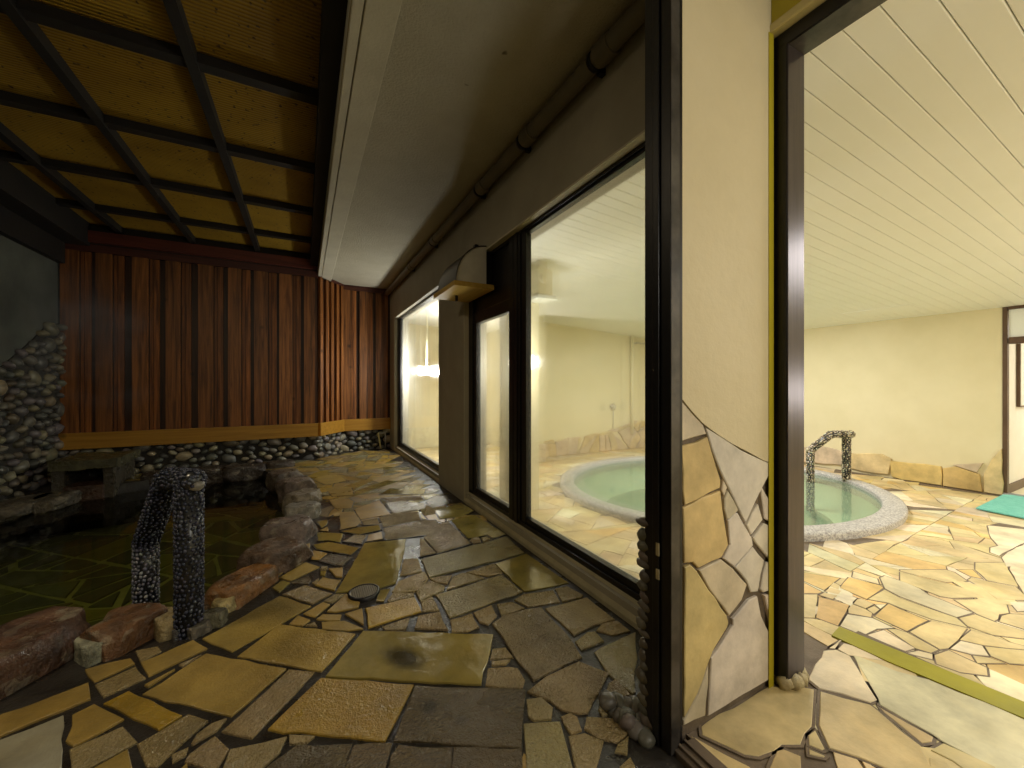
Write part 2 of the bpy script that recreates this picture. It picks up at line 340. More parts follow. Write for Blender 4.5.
# ------------------------------------------------------------------ 2D helpers
def area(p): return abs(sum(p[i][0]*p[(i+1)%len(p)][1]-p[(i+1)%len(p)][0]*p[i][1] for i in range(len(p))))/2
def sarea(p): return sum(p[i][0]*p[(i+1)%len(p)][1]-p[(i+1)%len(p)][0]*p[i][1] for i in range(len(p)))/2
def inside(q, p):
    x,y=q; c=False; n=len(p)
    for i in range(n):
        x1,y1=p[i]; x2,y2=p[(i+1)%n]
        if (y1>y)!=(y2>y) and x < (x2-x1)*(y-y1)/(y2-y1)+x1: c=not c
    return c
def clip(p, a, nrm):   # keep the side where (x-a).nrm >= 0
    out=[]; n=len(p)
    for i in range(n):
        P,Q=p[i],p[(i+1)%n]
        dp=(P[0]-a[0])*nrm[0]+(P[1]-a[1])*nrm[1]; dq=(Q[0]-a[0])*nrm[0]+(Q[1]-a[1])*nrm[1]
        if dp>=0: out.append(P)
        if (dp>=0)!=(dq>=0):
            t=dp/(dp-dq); out.append((P[0]+t*(Q[0]-P[0]),P[1]+t*(Q[1]-P[1])))
    return out
def inset(p, w):
    if sarea(p)<0: p=p[::-1]
    q=p
    for i in range(len(p)):
        a,b=p[i],p[(i+1)%len(p)]; dx,dy=b[0]-a[0],b[1]-a[1]; L=math.hypot(dx,dy)
        if L<1e-6: continue
        nx,ny=-dy/L,dx/L
        q=clip(q,(a[0]+nx*w,a[1]+ny*w),(nx,ny))
        if len(q)<3: return []
    return q
def cells(rect, ang, amin, amax, w, rnd, jit=.35, tri=.25):
    x0,y0,x1,y1=rect; out=[]
    def go(p):
        A=area(p)
        if A < rnd.uniform(amin,amax):
            q=inset(p,w*rnd.uniform(.6,1.3))
            if len(q)>=3 and area(q)>amin*.15: out.append(q)
            return
        L=0; 
        for i in range(len(p)):
            for j in range(i+1,len(p)):
                d=math.hypot(p[i][0]-p[j][0],p[i][1]-p[j][1])
                if d>L: L=d; di=(p[j][0]-p[i][0],p[j][1]-p[i][1])
        # cut across the longer of the two grid directions
        us=[q[0]*math.cos(ang)+q[1]*math.sin(ang) for q in p]; vs=[-q[0]*math.sin(ang)+q[1]*math.cos(ang) for q in p]
        th = ang if max(us)-min(us) > (max(vs)-min(vs))*rnd.uniform(.6,1.3) else ang+math.pi/2
        th += rnd.gauss(0,jit) + (rnd.choice((-.7,.7)) if rnd.random()<tri*.4 else 0)
        cx=sum(q[0] for q in p)/len(p); cy=sum(q[1] for q in p)/len(p)
        k=rnd.uniform(-.16,.16)*L
        c=(cx+k*math.cos(th),cy+k*math.sin(th)); nrm=(math.cos(th),math.sin(th))
        a=clip(p,c,nrm); b=clip(p,c,(-nrm[0],-nrm[1]))
        if len(a)<3 or len(b)<3 or area(a)<1e-5 or area(b)<1e-5: out.append(inset(p,w) or p); return
        go(a); go(b)
    go([(x0,y0),(x1,y0),(x1,y1),(x0,y1)])
    return out
def bb(p): return (min(q[0] for q in p),min(q[1] for q in p),max(q[0] for q in p),max(q[1] for q in p))
def rough_outline(p, rnd, step=.05, j=.003):
    if sarea(p)<0: p=p[::-1]
    out=[]; n=len(p)
    for i in range(n):
        a,b=p[i],p[(i+1)%n]; L=math.hypot(b[0]-a[0],b[1]-a[1]); k=max(1,int(L/step))
        prev=p[i-1]; 
        for t in range(k):
            f=t/k; x=a[0]+f*(b[0]-a[0]); y=a[1]+f*(b[1]-a[1])
            if t: x+=rnd.gauss(0,j); y+=rnd.gauss(0,j)
            out.append((x,y))
    return out
def stone(mb, p, mp, col, surf, rnd, h=.0045, base=-.02, bev=.0025, step=.05, j=.0025, tilt=.0015):
    p=[q for i,q in enumerate(p) if math.hypot(q[0]-p[i-1][0],q[1]-p[i-1][1])>.004]
    if len(p)<3 or area(p)<1e-4: return
    p=rough_outline(p,rnd,step,j); n=len(p)
    cx=sum(q[0] for q in p)/n; cy=sum(q[1] for q in p)/n
    tx,ty=rnd.gauss(0,tilt),rnd.gauss(0,tilt)
    hh=h+rnd.uniform(-.001,.001)
    H=lambda q,z: z+(q[0]-cx)*tx+(q[1]-cy)*ty
    ins=[]
    for i in range(n):
        a,b,c=p[i-1],p[i],p[(i+1)%n]
        d1=(b[0]-a[0],b[1]-a[1]); d2=(c[0]-b[0],c[1]-b[1])
        l1=math.hypot(*d1) or 1; l2=math.hypot(*d2) or 1
        nx=-(d1[1]/l1+d2[1]/l2); ny=(d1[0]/l1+d2[0]/l2); l=math.hypot(nx,ny) or 1
        ins.append((b[0]+nx/l*bev,b[1]+ny/l*bev))
    vs=[mp(q[0],q[1],base) for q in p]+[mp(q[0],q[1],H(q,hh-bev*.8)) for q in p]+[mp(q[0],q[1],H(q,hh)) for q in ins]
    fs=[]
    for i in range(n):
        k=(i+1)%n; fs += [(i,k,n+k,n+i),(n+i,n+k,2*n+k,2*n+i)]
    fs.append(tuple(range(2*n,3*n)))
    mb.add(vs,fs,col,surf)
def skirt(mb, p, z, e, mi, dz=0.):
    if sarea(p)<0: p=p[::-1]
    n=len(p); out=[]
    for i in range(n):
        a,b,c=p[i-1],p[i],p[(i+1)%n]
        d1=(b[0]-a[0],b[1]-a[1]); d2=(c[0]-b[0],c[1]-b[1]); l1=math.hypot(*d1) or 1; l2=math.hypot(*d2) or 1
        nx=d1[1]/l1+d2[1]/l2; ny=-(d1[0]/l1+d2[0]/l2); l=math.hypot(nx,ny) or 1
        k=e/max(.55,l/2)
        out.append((b[0]+nx/l*k,b[1]+ny/l*k))
    mb.prism(out, dz-.004, dz+z, mi=mi)
def vary(c, rnd, a=.12):
    k=1+rnd.uniform(-a,a); return tuple(max(0,x*k*(1+rnd.uniform(-a,a)*.4)) for x in c)

#PART2
# ------------------------------------------------------------------ flagstones read off the photograph: (x0, y0, scale) of the crop, then outlines with a colour letter
OUT = [
 (0,600,4.655,[
  ('y',(0,545),(412,388),(422,462),(0,638),(-260,745),(-260,650)), ('w',(0,655),(296,540),(292,700),(285,1000),(-240,1000),(-240,760)),
  ('y',(440,488),(578,558),(340,685),(305,662),(335,590),(335,540)), ('g',(322,700),(572,592),(640,665),(330,830)),
  ('y',(330,850),(450,780),(595,700),(612,768),(640,900),(330,960)), ('y',(395,328),(608,275),(628,298),(438,385)), ('g',(440,400),(632,312),(680,365),(480,455)),
  ('o',(480,488),(600,428),(848,540),(738,608)), ('y',(655,295),(900,190),(965,228),(692,358)), ('y',(672,400),(815,325),(690,408)),
  ('g',(832,305),(940,258),(850,312)), ('g',(630,240),(735,218),(752,240),(655,292))]),
 (130,648,6.4,[
  ('y',(80,300),(490,38),(1000,135),(650,440)), ('g',(45,625),(375,428),(500,470),(170,768),(105,768)), ('g',(390,620),(425,560),(520,490),(620,455),(560,530),(400,625)),
  ('g',(265,690),(375,640),(360,690),(270,740)), ('g',(350,735),(375,690),(545,570),(635,655),(545,800),(430,760)), ('g',(640,655),(1005,572),(960,670),(800,820),(560,860)),
  ('g',(585,540),(1017,140),(1182,158),(780,582)), ('g',(180,800),(420,790),(520,900),(200,960))]),
 (260,648,6.4,[
  ('o',(50,525),(390,195),(985,240),(800,600)), ('d',(-120,900),(45,768),(240,625),(590,622),(480,900)), ('d',(500,900),(600,625),(845,612),(750,900)),
  ('g',(185,560),(350,570),(300,610),(190,620))]),
 (390,648,6.4,[
  ('d',(160,245),(870,270),(850,480),(840,650),(20,600)), ('d',(-40,900),(5,690),(55,625),(400,640),(385,900)), ('d',(408,640),(845,650),(850,900),(395,900)),
  ('g',(655,10),(740,0),(790,65),(640,75)), ('g',(650,90),(770,80),(740,110),(650,115)), ('g',(625,135),(760,125),(820,135),(865,210),(850,262),(610,245))]),
 (510,648,6.4,[
  ('g',(110,285),(225,190),(440,90),(635,165),(500,420),(440,425),(330,400),(250,340)), ('g',(105,335),(200,320),(275,385),(265,460),(150,468),(115,440)),
  ('b',(85,490),(320,475),(400,768),(430,900),(115,900)), ('g',(325,445),(385,420),(430,445),(460,530),(390,560),(350,500)),
  ('g',(490,445),(790,460),(780,530),(690,610),(560,580),(475,520)), ('g',(375,570),(480,550),(600,605),(555,768),(530,900),(440,900),(415,768)),
  ('g',(580,350),(795,320),(780,425),(590,435),(565,400)), ('g',(605,310),(630,230),(680,200),(775,305),(690,320)), ('g',(690,620),(760,570),(750,685),(670,670)),
  ('b',(540,30),(580,0),(805,-100),(805,290),(785,300),(630,170)), ('g',(700,768),(770,705),(800,760),(740,830)), ('g',(580,900),(620,780),(680,800),(760,900))]),
 (540,570,8.533,[
  ('g',(130,165),(230,145),(370,220),(350,240),(190,275)), ('g',(45,335),(180,300),(400,240),(640,430),(470,475),(290,565)),
  ('g',(480,520),(530,460),(660,435),(770,525),(620,560)), ('g',(300,620),(400,540),(470,530),(545,610),(350,690))]),
 (450,540,6.4,[
  ('b',(-92,355),(330,225),(465,335),(-3,502)), ('v',(290,155),(490,90),(760,275),(600,310),(475,330)), ('g',(410,385),(470,350),(660,325),(705,400),(500,430)),
  ('g',(300,415),(400,400),(480,440),(330,490)), ('g',(150,470),(265,420),(300,490),(245,545),(190,530)),
  ('G',(270,540),(340,490),(480,450),(585,435),(680,540),(780,650),(845,755),(650,845),(535,905)), ('g',(5,520),(135,475),(180,560),(110,590),(10,590))]),
 (320,540,6.4,[
  ('v',(282,22),(550,-4),(535,96),(486,275),(375,310),(100,340),(165,230)), ('g',(510,230),(540,125),(625,120),(655,205)), ('g',(460,335),(500,270),(670,205),(695,255),(620,330),(480,340)),
  ('g',(615,340),(640,300),(710,265),(800,300),(790,325),(640,390)), ('b',(646,128),(1195,-19),(1307,86),(700,243)), ('g',(430,390),(470,340),(600,345),(605,365),(440,400)),
  ('o',(290,440),(605,370),(650,460),(310,565)), ('g',(645,395),(720,365),(765,455),(655,460)), ('g',(400,560),(575,500),(550,575),(420,580)),
  ('g',(630,490),(770,465),(820,580),(605,570)), ('g',(830,515),(975,475),(1020,560),(850,590)), ('y',(160,475),(270,440),(280,545)), ('y',(10,530),(160,520),(275,570),(180,583),(15,570)),
  ('y',(45,460),(170,345),(190,380),(255,400),(245,435),(100,465)), ('v',(360,390),(375,325),(450,315),(410,395)), ('v',(275,588),(1110,608),(1033,928),(35,880)),
  ('g',(700,250),(790,235),(845,228),(815,285),(740,272))]),
 (190,540,6.4,[
  ('y',(80,635),(575,362),(775,425),(270,718)), ('y',(303,750),(572,544),(1059,605),(841,844)), ('y',(570,245),(740,145),(830,175),(645,262)), ('g',(590,350),(740,290),(910,345),(785,412)),
  ('y',(725,475),(850,400),(895,415),(800,495)), ('g',(855,395),(930,350),(1005,350),(910,405)), ('y',(635,540),(690,485),(770,515),(720,550)), ('g',(740,550),(800,530),(815,555)),
  ('y',(810,510),(850,480),(970,482),(960,520)), ('o',(800,290),(850,240),(965,260),(925,325))]),
 (270,520,8.533,[
  ('v',(370,215),(500,190),(760,240),(690,300),(400,250)), ('d',(430,350),(510,295),(700,320),(610,400)), ('o',(350,340),(370,265),(490,290),(420,345)),
  ('v',(410,180),(400,110),(620,120),(600,195),(500,175)), ('g',(625,185),(720,130),(820,135),(780,205)), ('y',(825,185),(840,130),(950,105),(960,165)),
  ('y',(500,420),(620,410),(615,490),(560,485)), ('v',(610,100),(760,65),(930,45),(945,85),(760,125)), ('y',(425,90),(490,60),(500,100)),
  ('v',(400,20),(490,0),(480,45),(440,70)), ('y',(250,235),(340,200),(325,275)), ('g',(440,400),(490,400),(485,430),(430,425)), ('v',(430,440),(480,440),(470,480),(430,470)),
  ('g',(210,395),(290,355),(280,370),(220,405)), ('y',(60,450),(160,415),(80,480)), ('d',(180,540),(330,480),(350,520),(330,550)), ('g',(360,540),(420,500),(400,560)), ('v',(20,580),(100,520),(170,535),(80,620))]),
 (420,510,8.533,[
  ('g',(280,570),(340,545),(400,540),(550,585),(230,680)), ('g',(395,535),(635,460),(705,540),(580,570)), ('G',(160,130),(240,95),(430,290),(150,370),(30,240)),
  ('g',(0,250),(30,250),(140,370),(0,400)), ('v',(265,95),(470,45),(730,210),(620,245),(575,215),(410,245)), ('g',(425,265),(440,245),(505,235),(520,275),(460,290)),
  ('g',(520,240),(570,225),(605,250),(540,275))]),
 (360,450,8.533,[
  ('G',(165,580),(270,545),(500,530),(520,600),(200,660)), ('G',(200,672),(530,602),(640,597),(715,660),(590,725),(220,768)), ('p',(215,455),(330,440),(545,460),(560,505),(280,545)),
  ('p',(565,440),(620,400),(740,395),(760,455),(620,500)), ('v',(640,520),(860,450),(970,520),(860,575),(680,590)), ('v',(165,380),(250,330),(560,340),(545,380)), ('g',(175,410),(520,395),(545,425),(240,440))]),
 (340,480,6.4,[('o',(90,190),(250,130),(325,220),(130,255)), ('y',(0,210),(90,205),(135,270),(100,300),(0,320)), ('g',(140,268),(240,245),(255,285),(150,290))]),
 (260,450,8.533,[('y',(450,250),(560,215),(690,225),(740,265),(560,300)), ('y',(560,330),(680,310),(780,320),(800,380),(620,400)), ('y',(590,430),(760,415),(800,440),(780,500),(640,500)),
  ('y',(600,530),(640,500),(680,530),(580,575))]),
]
PLAT = [   # between the two door openings, level with the yard
 (660,660,7.11,[('y',(205,555),(250,560),(640,768),(700,960),(520,1000)), ('y',(300,540),(290,480),(330,440),(600,300),(780,190),(880,205),(1024,200),(1095,216),(1090,330),(1080,480),(1030,530),(1000,610),(870,610),(820,650),(700,695),(600,680),(450,610)),
  ('y',(830,650),(880,640),(1000,690),(1060,960),(760,960),(780,768))]),
 (780,660,7.11,[('y',(200,540),(250,505),(320,640),(300,650),(205,610)), ('y',(205,640),(320,690),(310,700),(210,680)),
  ('y',(285,230),(640,325),(700,370),(870,520),(1000,618),(1010,650),(1090,800),(1060,960),(800,800),(560,700),(350,635),(275,470)),
  ('w',(220,-106),(398,-67),(497,-21),(560,80),(690,290),(640,310),(280,210),(200,142))]),
 (880,660,7.11,[('p',(-192,-35),(7,40),(120,85),(290,130),(341,142),(1024,430),(1500,640),(1300,1000),(900,830),(450,590),(380,540),(0,325),(-15,277),(-100,128)),
  ('y',(0,345),(380,555),(370,590),(300,600),(30,380)), ('y',(360,650),(450,600),(820,768),(900,900),(640,820),(520,730)), ('y',(350,700),(480,740),(560,900),(360,900))]),
 (800,570,8.26,[('w',(100,490),(170,490),(260,530),(270,560),(335,590),(290,655),(240,650),(200,590)), ('w',(310,660),(360,610),(480,640),(690,755),(400,710)), ('w',(40,510),(110,520),(200,600),(220,645),(60,600))]),
]
BATHF = [
 (800,570,8.26,[('o',(155,225),(410,290),(385,350),(315,465),(130,395)), ('y',(10,205),(145,205),(125,400),(10,395)), ('o',(10,100),(40,110),(185,185),(150,198),(10,195)),
  ('y',(160,210),(200,190),(310,215),(270,245)), ('w',(285,245),(360,190),(475,235),(420,285)), ('o',(330,150),(400,65),(660,130),(690,150),(550,245)),
  ('y',(395,320),(430,285),(540,325),(600,360),(590,395),(400,360)), ('w',(330,465),(390,368),(600,400),(780,485),(640,490),(525,545)), ('w',(540,545),(690,500),(950,650),(870,675)),
  ('o',(615,385),(730,280),(826,325),(1061,420),(886,510)), ('y',(470,245),(500,240),(610,285),(540,322),(440,282)), ('y',(550,325),(610,300),(660,330),(610,368)), ('w',(620,290),(710,290),(665,325)),
  ('y',(205,180),(245,145),(345,175),(320,205)), ('y',(260,120),(290,110),(330,130),(320,165),(250,140)),
  ('w',(440,15),(640,75),(655,122),(430,62)), ('p',(660,65),(700,50),(886,110),(996,160),(1066,210),(1186,255),(1426,357),(1296,395),(826,222),(700,155)),
  ('y',(560,245),(700,165),(826,235),(1296,400),(1386,480),(1086,410),(826,315),(730,275)), ('y',(720,490),(790,490),(886,520),(1146,662),(1086,690),(966,655),(950,650)),
  ('o',(10,20),(330,70),(200,170),(10,85))]),
 (900,570,8.26,[('y',(80,515),(260,425),(550,490),(480,580),(400,650),(330,660)), ('w',(150,670),(270,700),(270,745),(110,705),(60,690)), ('y',(280,705),(400,665),(550,735),(720,810),(730,880),(500,850),(300,780)),
  ('w',(415,655),(500,590),(680,630),(735,715),(590,700)), ('y',(700,635),(1100,675),(1200,800),(900,775),(750,715)), ('y',(490,580),(590,500),(760,545),(900,600),(1100,650),(1100,668),(680,625)),
  ('y',(490,400),(620,370),(800,440),(1100,530),(1100,580),(760,540),(560,470)), ('y',(450,250),(720,240),(880,290),(900,360),(820,370),(810,410),(780,425),(640,370)),
  ('y',(395,115),(520,150),(700,230),(430,235),(330,220),(0,90),(0,20),(360,110)), ('y',(0,0),(380,0),(450,20),(560,95),(380,105),(0,10)), ('y',(560,85),(590,65),(690,90),(960,145),(1060,235),(1060,255),(800,245),(690,160)),
  ('o',(470,0),(600,0),(680,75),(580,55)), ('y',(620,-60),(880,-60),(895,0),(980,140),(720,90),(620,0)), ('w',(905,0),(930,-110),(1200,-150),(1200,220),(1024,200),(960,100)),
  ('y',(840,380),(900,365),(1100,380),(1100,515),(820,430)), ('w',(900,265),(1100,268),(1100,340),(970,345)), ('y',(600,710),(740,730),(860,775),(640,775))]),
 (900,480,8.26,[('w',(840,640),(930,580),(1100,490),(1100,700),(880,720)), ('w',(720,380),(860,350),(1100,370),(1100,480),(820,630),(745,600),(745,560),(810,545),(750,480))]),
]
WALLST = [
 (670,390,6.4,[('p',(72,70),(212,225),(230,282),(66,328)), ('y',(66,360),(170,335),(235,300),(318,575),(315,625),(90,735)), ('k',(222,238),(330,300),(450,385),(600,455),(655,470),(655,510),(590,620),(480,850),(440,768),(330,540),(300,470)),
  ('p',(325,640),(335,575),(360,620),(340,680)), ('p',(345,700),(365,640),(435,768),(420,785),(380,820),(362,828),(345,760))]),
 (670,500,6.4,[('y',(80,50),(320,-60),(345,130),(370,285),(325,368),(180,435),(145,398),(90,402)), ('k',(365,130),(415,80),(430,85),(520,245),(525,290),(405,425),(335,370),(378,285)),
  ('k',(488,160),(560,25),(590,125),(518,222)), ('k',(570,-110),(650,20),(655,140),(600,118)), ('k',(530,240),(598,148),(655,165),(655,375),(630,375),(545,270)),
  ('k',(415,430),(530,300),(600,385),(560,585),(515,590),(490,520)), ('p',(185,450),(325,380),(400,440),(488,540),(455,640),(375,740),(250,570)), ('k',(612,395),(655,398),(655,570),(595,590),(575,570)),
  ('k',(600,610),(655,590),(655,820),(640,790)), ('y',(92,430),(125,412),(165,450),(360,740),(370,780),(360,815),(275,955),(170,1240),(85,1390)),
  ('k',(400,760),(500,640),(555,615),(580,740),(655,870),(655,1130),(240,1380),(250,1190),(260,1010),(300,960),(400,800)), ('p',(85,1410),(175,1240),(240,1050),(242,1180),(222,1378),(85,1440))]),
]
DADO = [(780,300,2.955,[('q',(20,440),(75,435),(110,430),(160,440),(185,448),(185,488),(130,485),(75,480),(20,480)), ('y',(190,450),(300,455),(330,470),(320,515),(240,505),(190,492)),
  ('o',(325,475),(385,482),(475,492),(478,548),(330,522)), ('o',(482,497),(520,492),(590,515),(598,572),(482,550)), ('q',(510,487),(600,482),(582,510)), ('y',(602,515),(628,468),(655,440),(658,580),(603,573))])]
COLS = dict(y=(.36,.24,.058), o=(.37,.235,.022), g=(.34,.255,.12), G=(.30,.23,.115), v=(.27,.215,.055), d=(.10,.068,.028), w=(.36,.34,.26), b=(.3,.24,.1), p=(.3,.27,.17))
SURF = dict(y=(.35,.5), o=(.5,.45), g=(1.,.22), G=(1.,.19), v=(.05,.17), d=(1.,.3), w=(.3,.6), b=(.8,.36), p=(.4,.2))
COLI = dict(y=(.62,.49,.25), o=(.64,.44,.17), g=(.5,.4,.25), w=(.72,.62,.42), p=(.62,.54,.36))
COLW = dict(p=(.64,.55,.40), y=(.64,.49,.22), k=(.68,.61,.52))
COLD = dict(q=(.58,.47,.33), y=(.62,.5,.26), o=(.62,.45,.17))
def traced(data, fn):
    for x0,y0,s,ps in data:
        for p in ps: yield p[0], [fn(x0+q[0]/s, y0+q[1]/s) for q in p[1:]]

ZI = -.15                                     # bath-room floor, one low step down from the yard
XW, XG = 1.206, 1.27                          # outer face of the window wall, plane of the glass
XB, YE = 6.45, 5.34                           # bath-room side wall and end wall
YM, YR = 6.03, 6.50                           # yard end wall: panelled face, recessed face
XP = (.15, .50)
def zceil(x): return 2.13-.0646*(x-1.5)

# ---- floor of the yard
pool_px = [(20,676),(92,650),(126,640),(165,628),(200,614),(236,592),(266,566),(284,544),(297,520),(306,504),(303,492),(294,482),(282,475),(262,470)]
pool = [fl(*p) for p in pool_px]
back = [(-.9,5.55),(-1.35,5.5),(-1.75,5.35),(-2.33,5.3)]
pool_edge = [(-2.33,.9),(-1.5,1.45)]+pool+back          # from the near left round to the far left
bed = [(-2.33,-1.6),(.9,-1.6),(.9,.87),(XW+.03,.87),(XW+.03,YR),(XP[1],YR),(XP[0],YM),(-2.33,YM)]+pool_edge[::-1]
rnd = random.Random(3)
mb = MB()
mb.prism(bed, -.6, -.003, mi=1)
mp = lambda u,v,w:(u,v,w)
tr = list(traced(OUT, fl))
for c,p in tr:
    if sum(q[1] for q in p)/len(p)>2.4: skirt(mb,p,.002,.008,1)
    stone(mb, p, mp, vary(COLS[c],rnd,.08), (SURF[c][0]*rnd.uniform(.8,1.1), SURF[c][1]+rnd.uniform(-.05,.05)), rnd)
trp = [p for _,p in tr]
_BB={}
def _bb(p):
    k=id(p)
    if k not in _BB: _BB[k]=(bb(p),p)
    return _BB[k][0]
def overlaps(q, ps):
    n=len(q); cx=sum(a[0] for a in q)/n; cy=sum(a[1] for a in q)/n
    S=[(cx,cy)]+list(q)+[((q[i][0]+q[i-1][0])/2,(q[i][1]+q[i-1][1])/2) for i in range(n)]
    S+=[((a[0]+cx)/2,(a[1]+cy)/2) for a in q]
    B=bb(q)
    for p in ps:
        b=_bb(p)
        if b[0]>B[2] or b[2]<B[0] or b[1]>B[3] or b[3]<B[1]: continue
        if any(inside(s,p) for s in S): return True
        if any(inside(s,q) for s in p): return True
    return False
poolpoly = pool_edge
def fill(rect, ang, amin, amax, w, ok, cols, surfs, mb, seed, cmap, z=0., h=.0012, **k):
    r=random.Random(seed)
    for q in cells(rect, ang, amin, amax, w, r):
        if not ok(q): continue
        c=r.choice(cols)
        stone(mb, q, lambda u,v,w:(u,v,w+z), vary(cmap[c],r), (surfs[c][0],surfs[c][1]+r.uniform(-.08,.08)), r, h=h, bev=.0012, tilt=.0004, **k)
def ok_out(q):
    if any(not inside(a, bed) for a in q): return False
    cx=sum(a[0] for a in q)/len(q); cy=sum(a[1] for a in q)/len(q)
    x,y = inv(cx,cy,0)
    return not (0<x<655 and 520<y<790)
fill((-2.4,-1.6,1.25,6.6), 1.0, .02, .07, .006, ok_out, 'yyyggovp', SURF, mb, 11, COLS)
def ok_small(q):
    if area(q)>.02: return False
    if any(not inside(a, bed) for a in q): return False
    return True
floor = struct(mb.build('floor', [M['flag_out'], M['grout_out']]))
# ---- platform between the two openings
mb = MB(); mb.box((.965,-1.6,-.6),(2.0,.77,-.003),mi=1)
tr = list(traced(PLAT, fl)); r = random.Random(5)
for c,p in tr:
    p = [(min(max(a[0],.97),1.995), min(a[1],.768)) for a in p]
    skirt(mb,p,.002,.007,1); stone(mb, p, mp, vary(COLI[c],r,.07), (.3,.42), r, h=.004)
def ok_plat(q):
    cx=sum(a[0] for a in q)/len(q); cy=sum(a[1] for a in q)/len(q); x,y=inv(cx,cy,0)
    return all(.97<a[0]<1.99 and -1.6<a[1]<.765 for a in q)
SI = dict(y=(.3,.42), o=(.3,.42), w=(.2,.5), p=(.3,.35))
fill((.9,-1.7,2.05,.8), .4, .02, .08, .006, ok_plat, 'yyw', SI, mb, 21, COLI)
struct(mb.build('floor', [M['flag_in'], M['grout_in']]))
# painted yellow band over the edge of the platform
st = [fl(839.3,628), fl(1024,703.6), fl(1200,776), fl(1200,798), fl(1024,719.8), fl(888.4,663), fl(831.5,636.6)]
mb = MB(); mb.prism([(min(a,2.0),b) for a,b in st], -.002, .0062); struct(mb.build('trim_1', M['yellow_line']))

# ---- bath-room floor with the sunken oval bath
BC, IN, OUTR = (4.12,2.95), (1.62,1.41), (1.77,1.58)
def ell(k, n, rr, c=BC): t=2*math.pi*k/n; return (c[0]+rr[0]*math.cos(t), c[1]+rr[1]*math.sin(t))
mb = MB(); n=96; x0,x1,y0,y1 = XW+.06,XB,-1.6,7.2
vs=[]; fs=[]
for k in range(n):
    e=ell(k,n,(IN[0]+.02,IN[1]+.02)); dx,dy=e[0]-BC[0],e[1]-BC[1]
    t=min(((x1-BC[0])/dx if dx>0 else (x0-BC[0])/dx) if abs(dx)>1e-6 else 9e9, ((y1-BC[1])/dy if dy>0 else (y0-BC[1])/dy) if abs(dy)>1e-6 else 9e9)
    vs += [(e[0],e[1],ZI-.003),(BC[0]+dx*t,BC[1]+dy*t,ZI-.003)]
for k in range(n):
    a,b=2*k,2*((k+1)%n); fs.append((a,a+1,b+1,b))
for (cx_,cy_) in ((x0,y0),(x1,y0),(x1,y1),(x0,y1)):   # fill the four corners
    best=sorted(range(n), key=lambda k:(vs[2*k+1][0]-cx_)**2+(vs[2*k+1][1]-cy_)**2)[:2]
    i=len(vs); vs.append((cx_,cy_,ZI-.003)); fs.append((2*best[0]+1,2*best[1]+1,i))
mb.add(vs,fs,mi=1)
tr = list(traced(BATHF, lambda a,b: fl(a,b,ZI))); r=random.Random(8)
def ok_bath(q):
    q=list(q)+[((q[i][0]+q[i-1][0])/2,(q[i][1]+q[i-1][1])/2) for i in range(len(q))]
    for a in q:
        if ((a[0]-BC[0])/(IN[0]+.03))**2+((a[1]-BC[1])/(IN[1]+.03))**2 < 1: return False
        if not (XW+.22<a[0]<XB-.01 and -1.6<a[1]<7.2) or (a[0]<2.03 and a[1]<.9): return False
    return True
trk=[]
for c,p in tr:
    p=[(max(a[0],2.02),a[1]) for a in p]
    skirt(mb,p,.002,.005,1,ZI); stone(mb, p, lambda u,v,w:(u,v,w+ZI), vary(COLI[c],r,.06), (.3,.42), r, step=.08, h=.003)
fill((1.2,-1.7,6.6,7.3), .35, .02, .07, .0022, ok_bath, 'yyyyowp', SI, mb, 31, COLI, z=ZI, step=.09, j=.006)
struct(mb.build('floor', [M['flag_in'], M['grout_in']]))

# ---- the bath: granite rim, tiled shell, step, water
bath = thing('bath', (BC[0],BC[1],ZI), 'sunken oval bath with a speckled granite rim, full of pale green water', 'bath')
def ring(mb, prof, n=96, c=BC, **k):    # prof: list of (rx, ry, z)
    vs=[]; fs=[]
    for q in prof:
        vs += [(*ell(i,n,(q[0],q[1]),c),q[2]) for i in range(n)]
    for j in range(len(prof)-1):
        for i in range(n):
            l=(i+1)%n; fs.append((j*n+i,j*n+l,(j+1)*n+l,(j+1)*n+i))
    mb.add(vs,fs,smooth=True,**k); return mb
ZT=-.09
rim = MB(); ring(rim, [(OUTR[0],OUTR[1],ZI-.01),(OUTR[0]+.003,OUTR[1]+.003,ZT-.02),(OUTR[0]-.004,OUTR[1]-.004,ZT-.006),(OUTR[0]-.02,OUTR[1]-.02,ZT),
   (IN[0]+.015,IN[1]+.015,ZT),(IN[0]+.003,IN[1]+.003,ZT-.006),(IN[0],IN[1],ZT-.02),(IN[0],IN[1],ZI-.08)]); rim.build('rim', M['granite'], bath)
sh = MB(); ring(sh, [(IN[0]-.0,IN[1]-.0,ZI-.07),(IN[0],IN[1],ZI-.3),(IN[0]-.33,IN[1]-.33,ZI-.3)]); sh.build('bench', M['bath_tile'], bath)
sh = MB(); ring(sh, [(IN[0]-.33,IN[1]-.33,ZI-.3),(IN[0]-.34,IN[1]-.34,ZI-.62),(.001,.001,ZI-.62)]); sh.build('basin', M['bath_low'], bath)
w = MB(); w.add([(*ell(i,96,IN),ZI+.02) for i in range(96)],[tuple(range(96))]); w.build('water', M['bathwater'], bath, flip=False)

# ---- walls
def box(name, a, b, m, bev=0.): mb=MB(); mb.box(a,b,bev=bev); return mb.build(name, m)
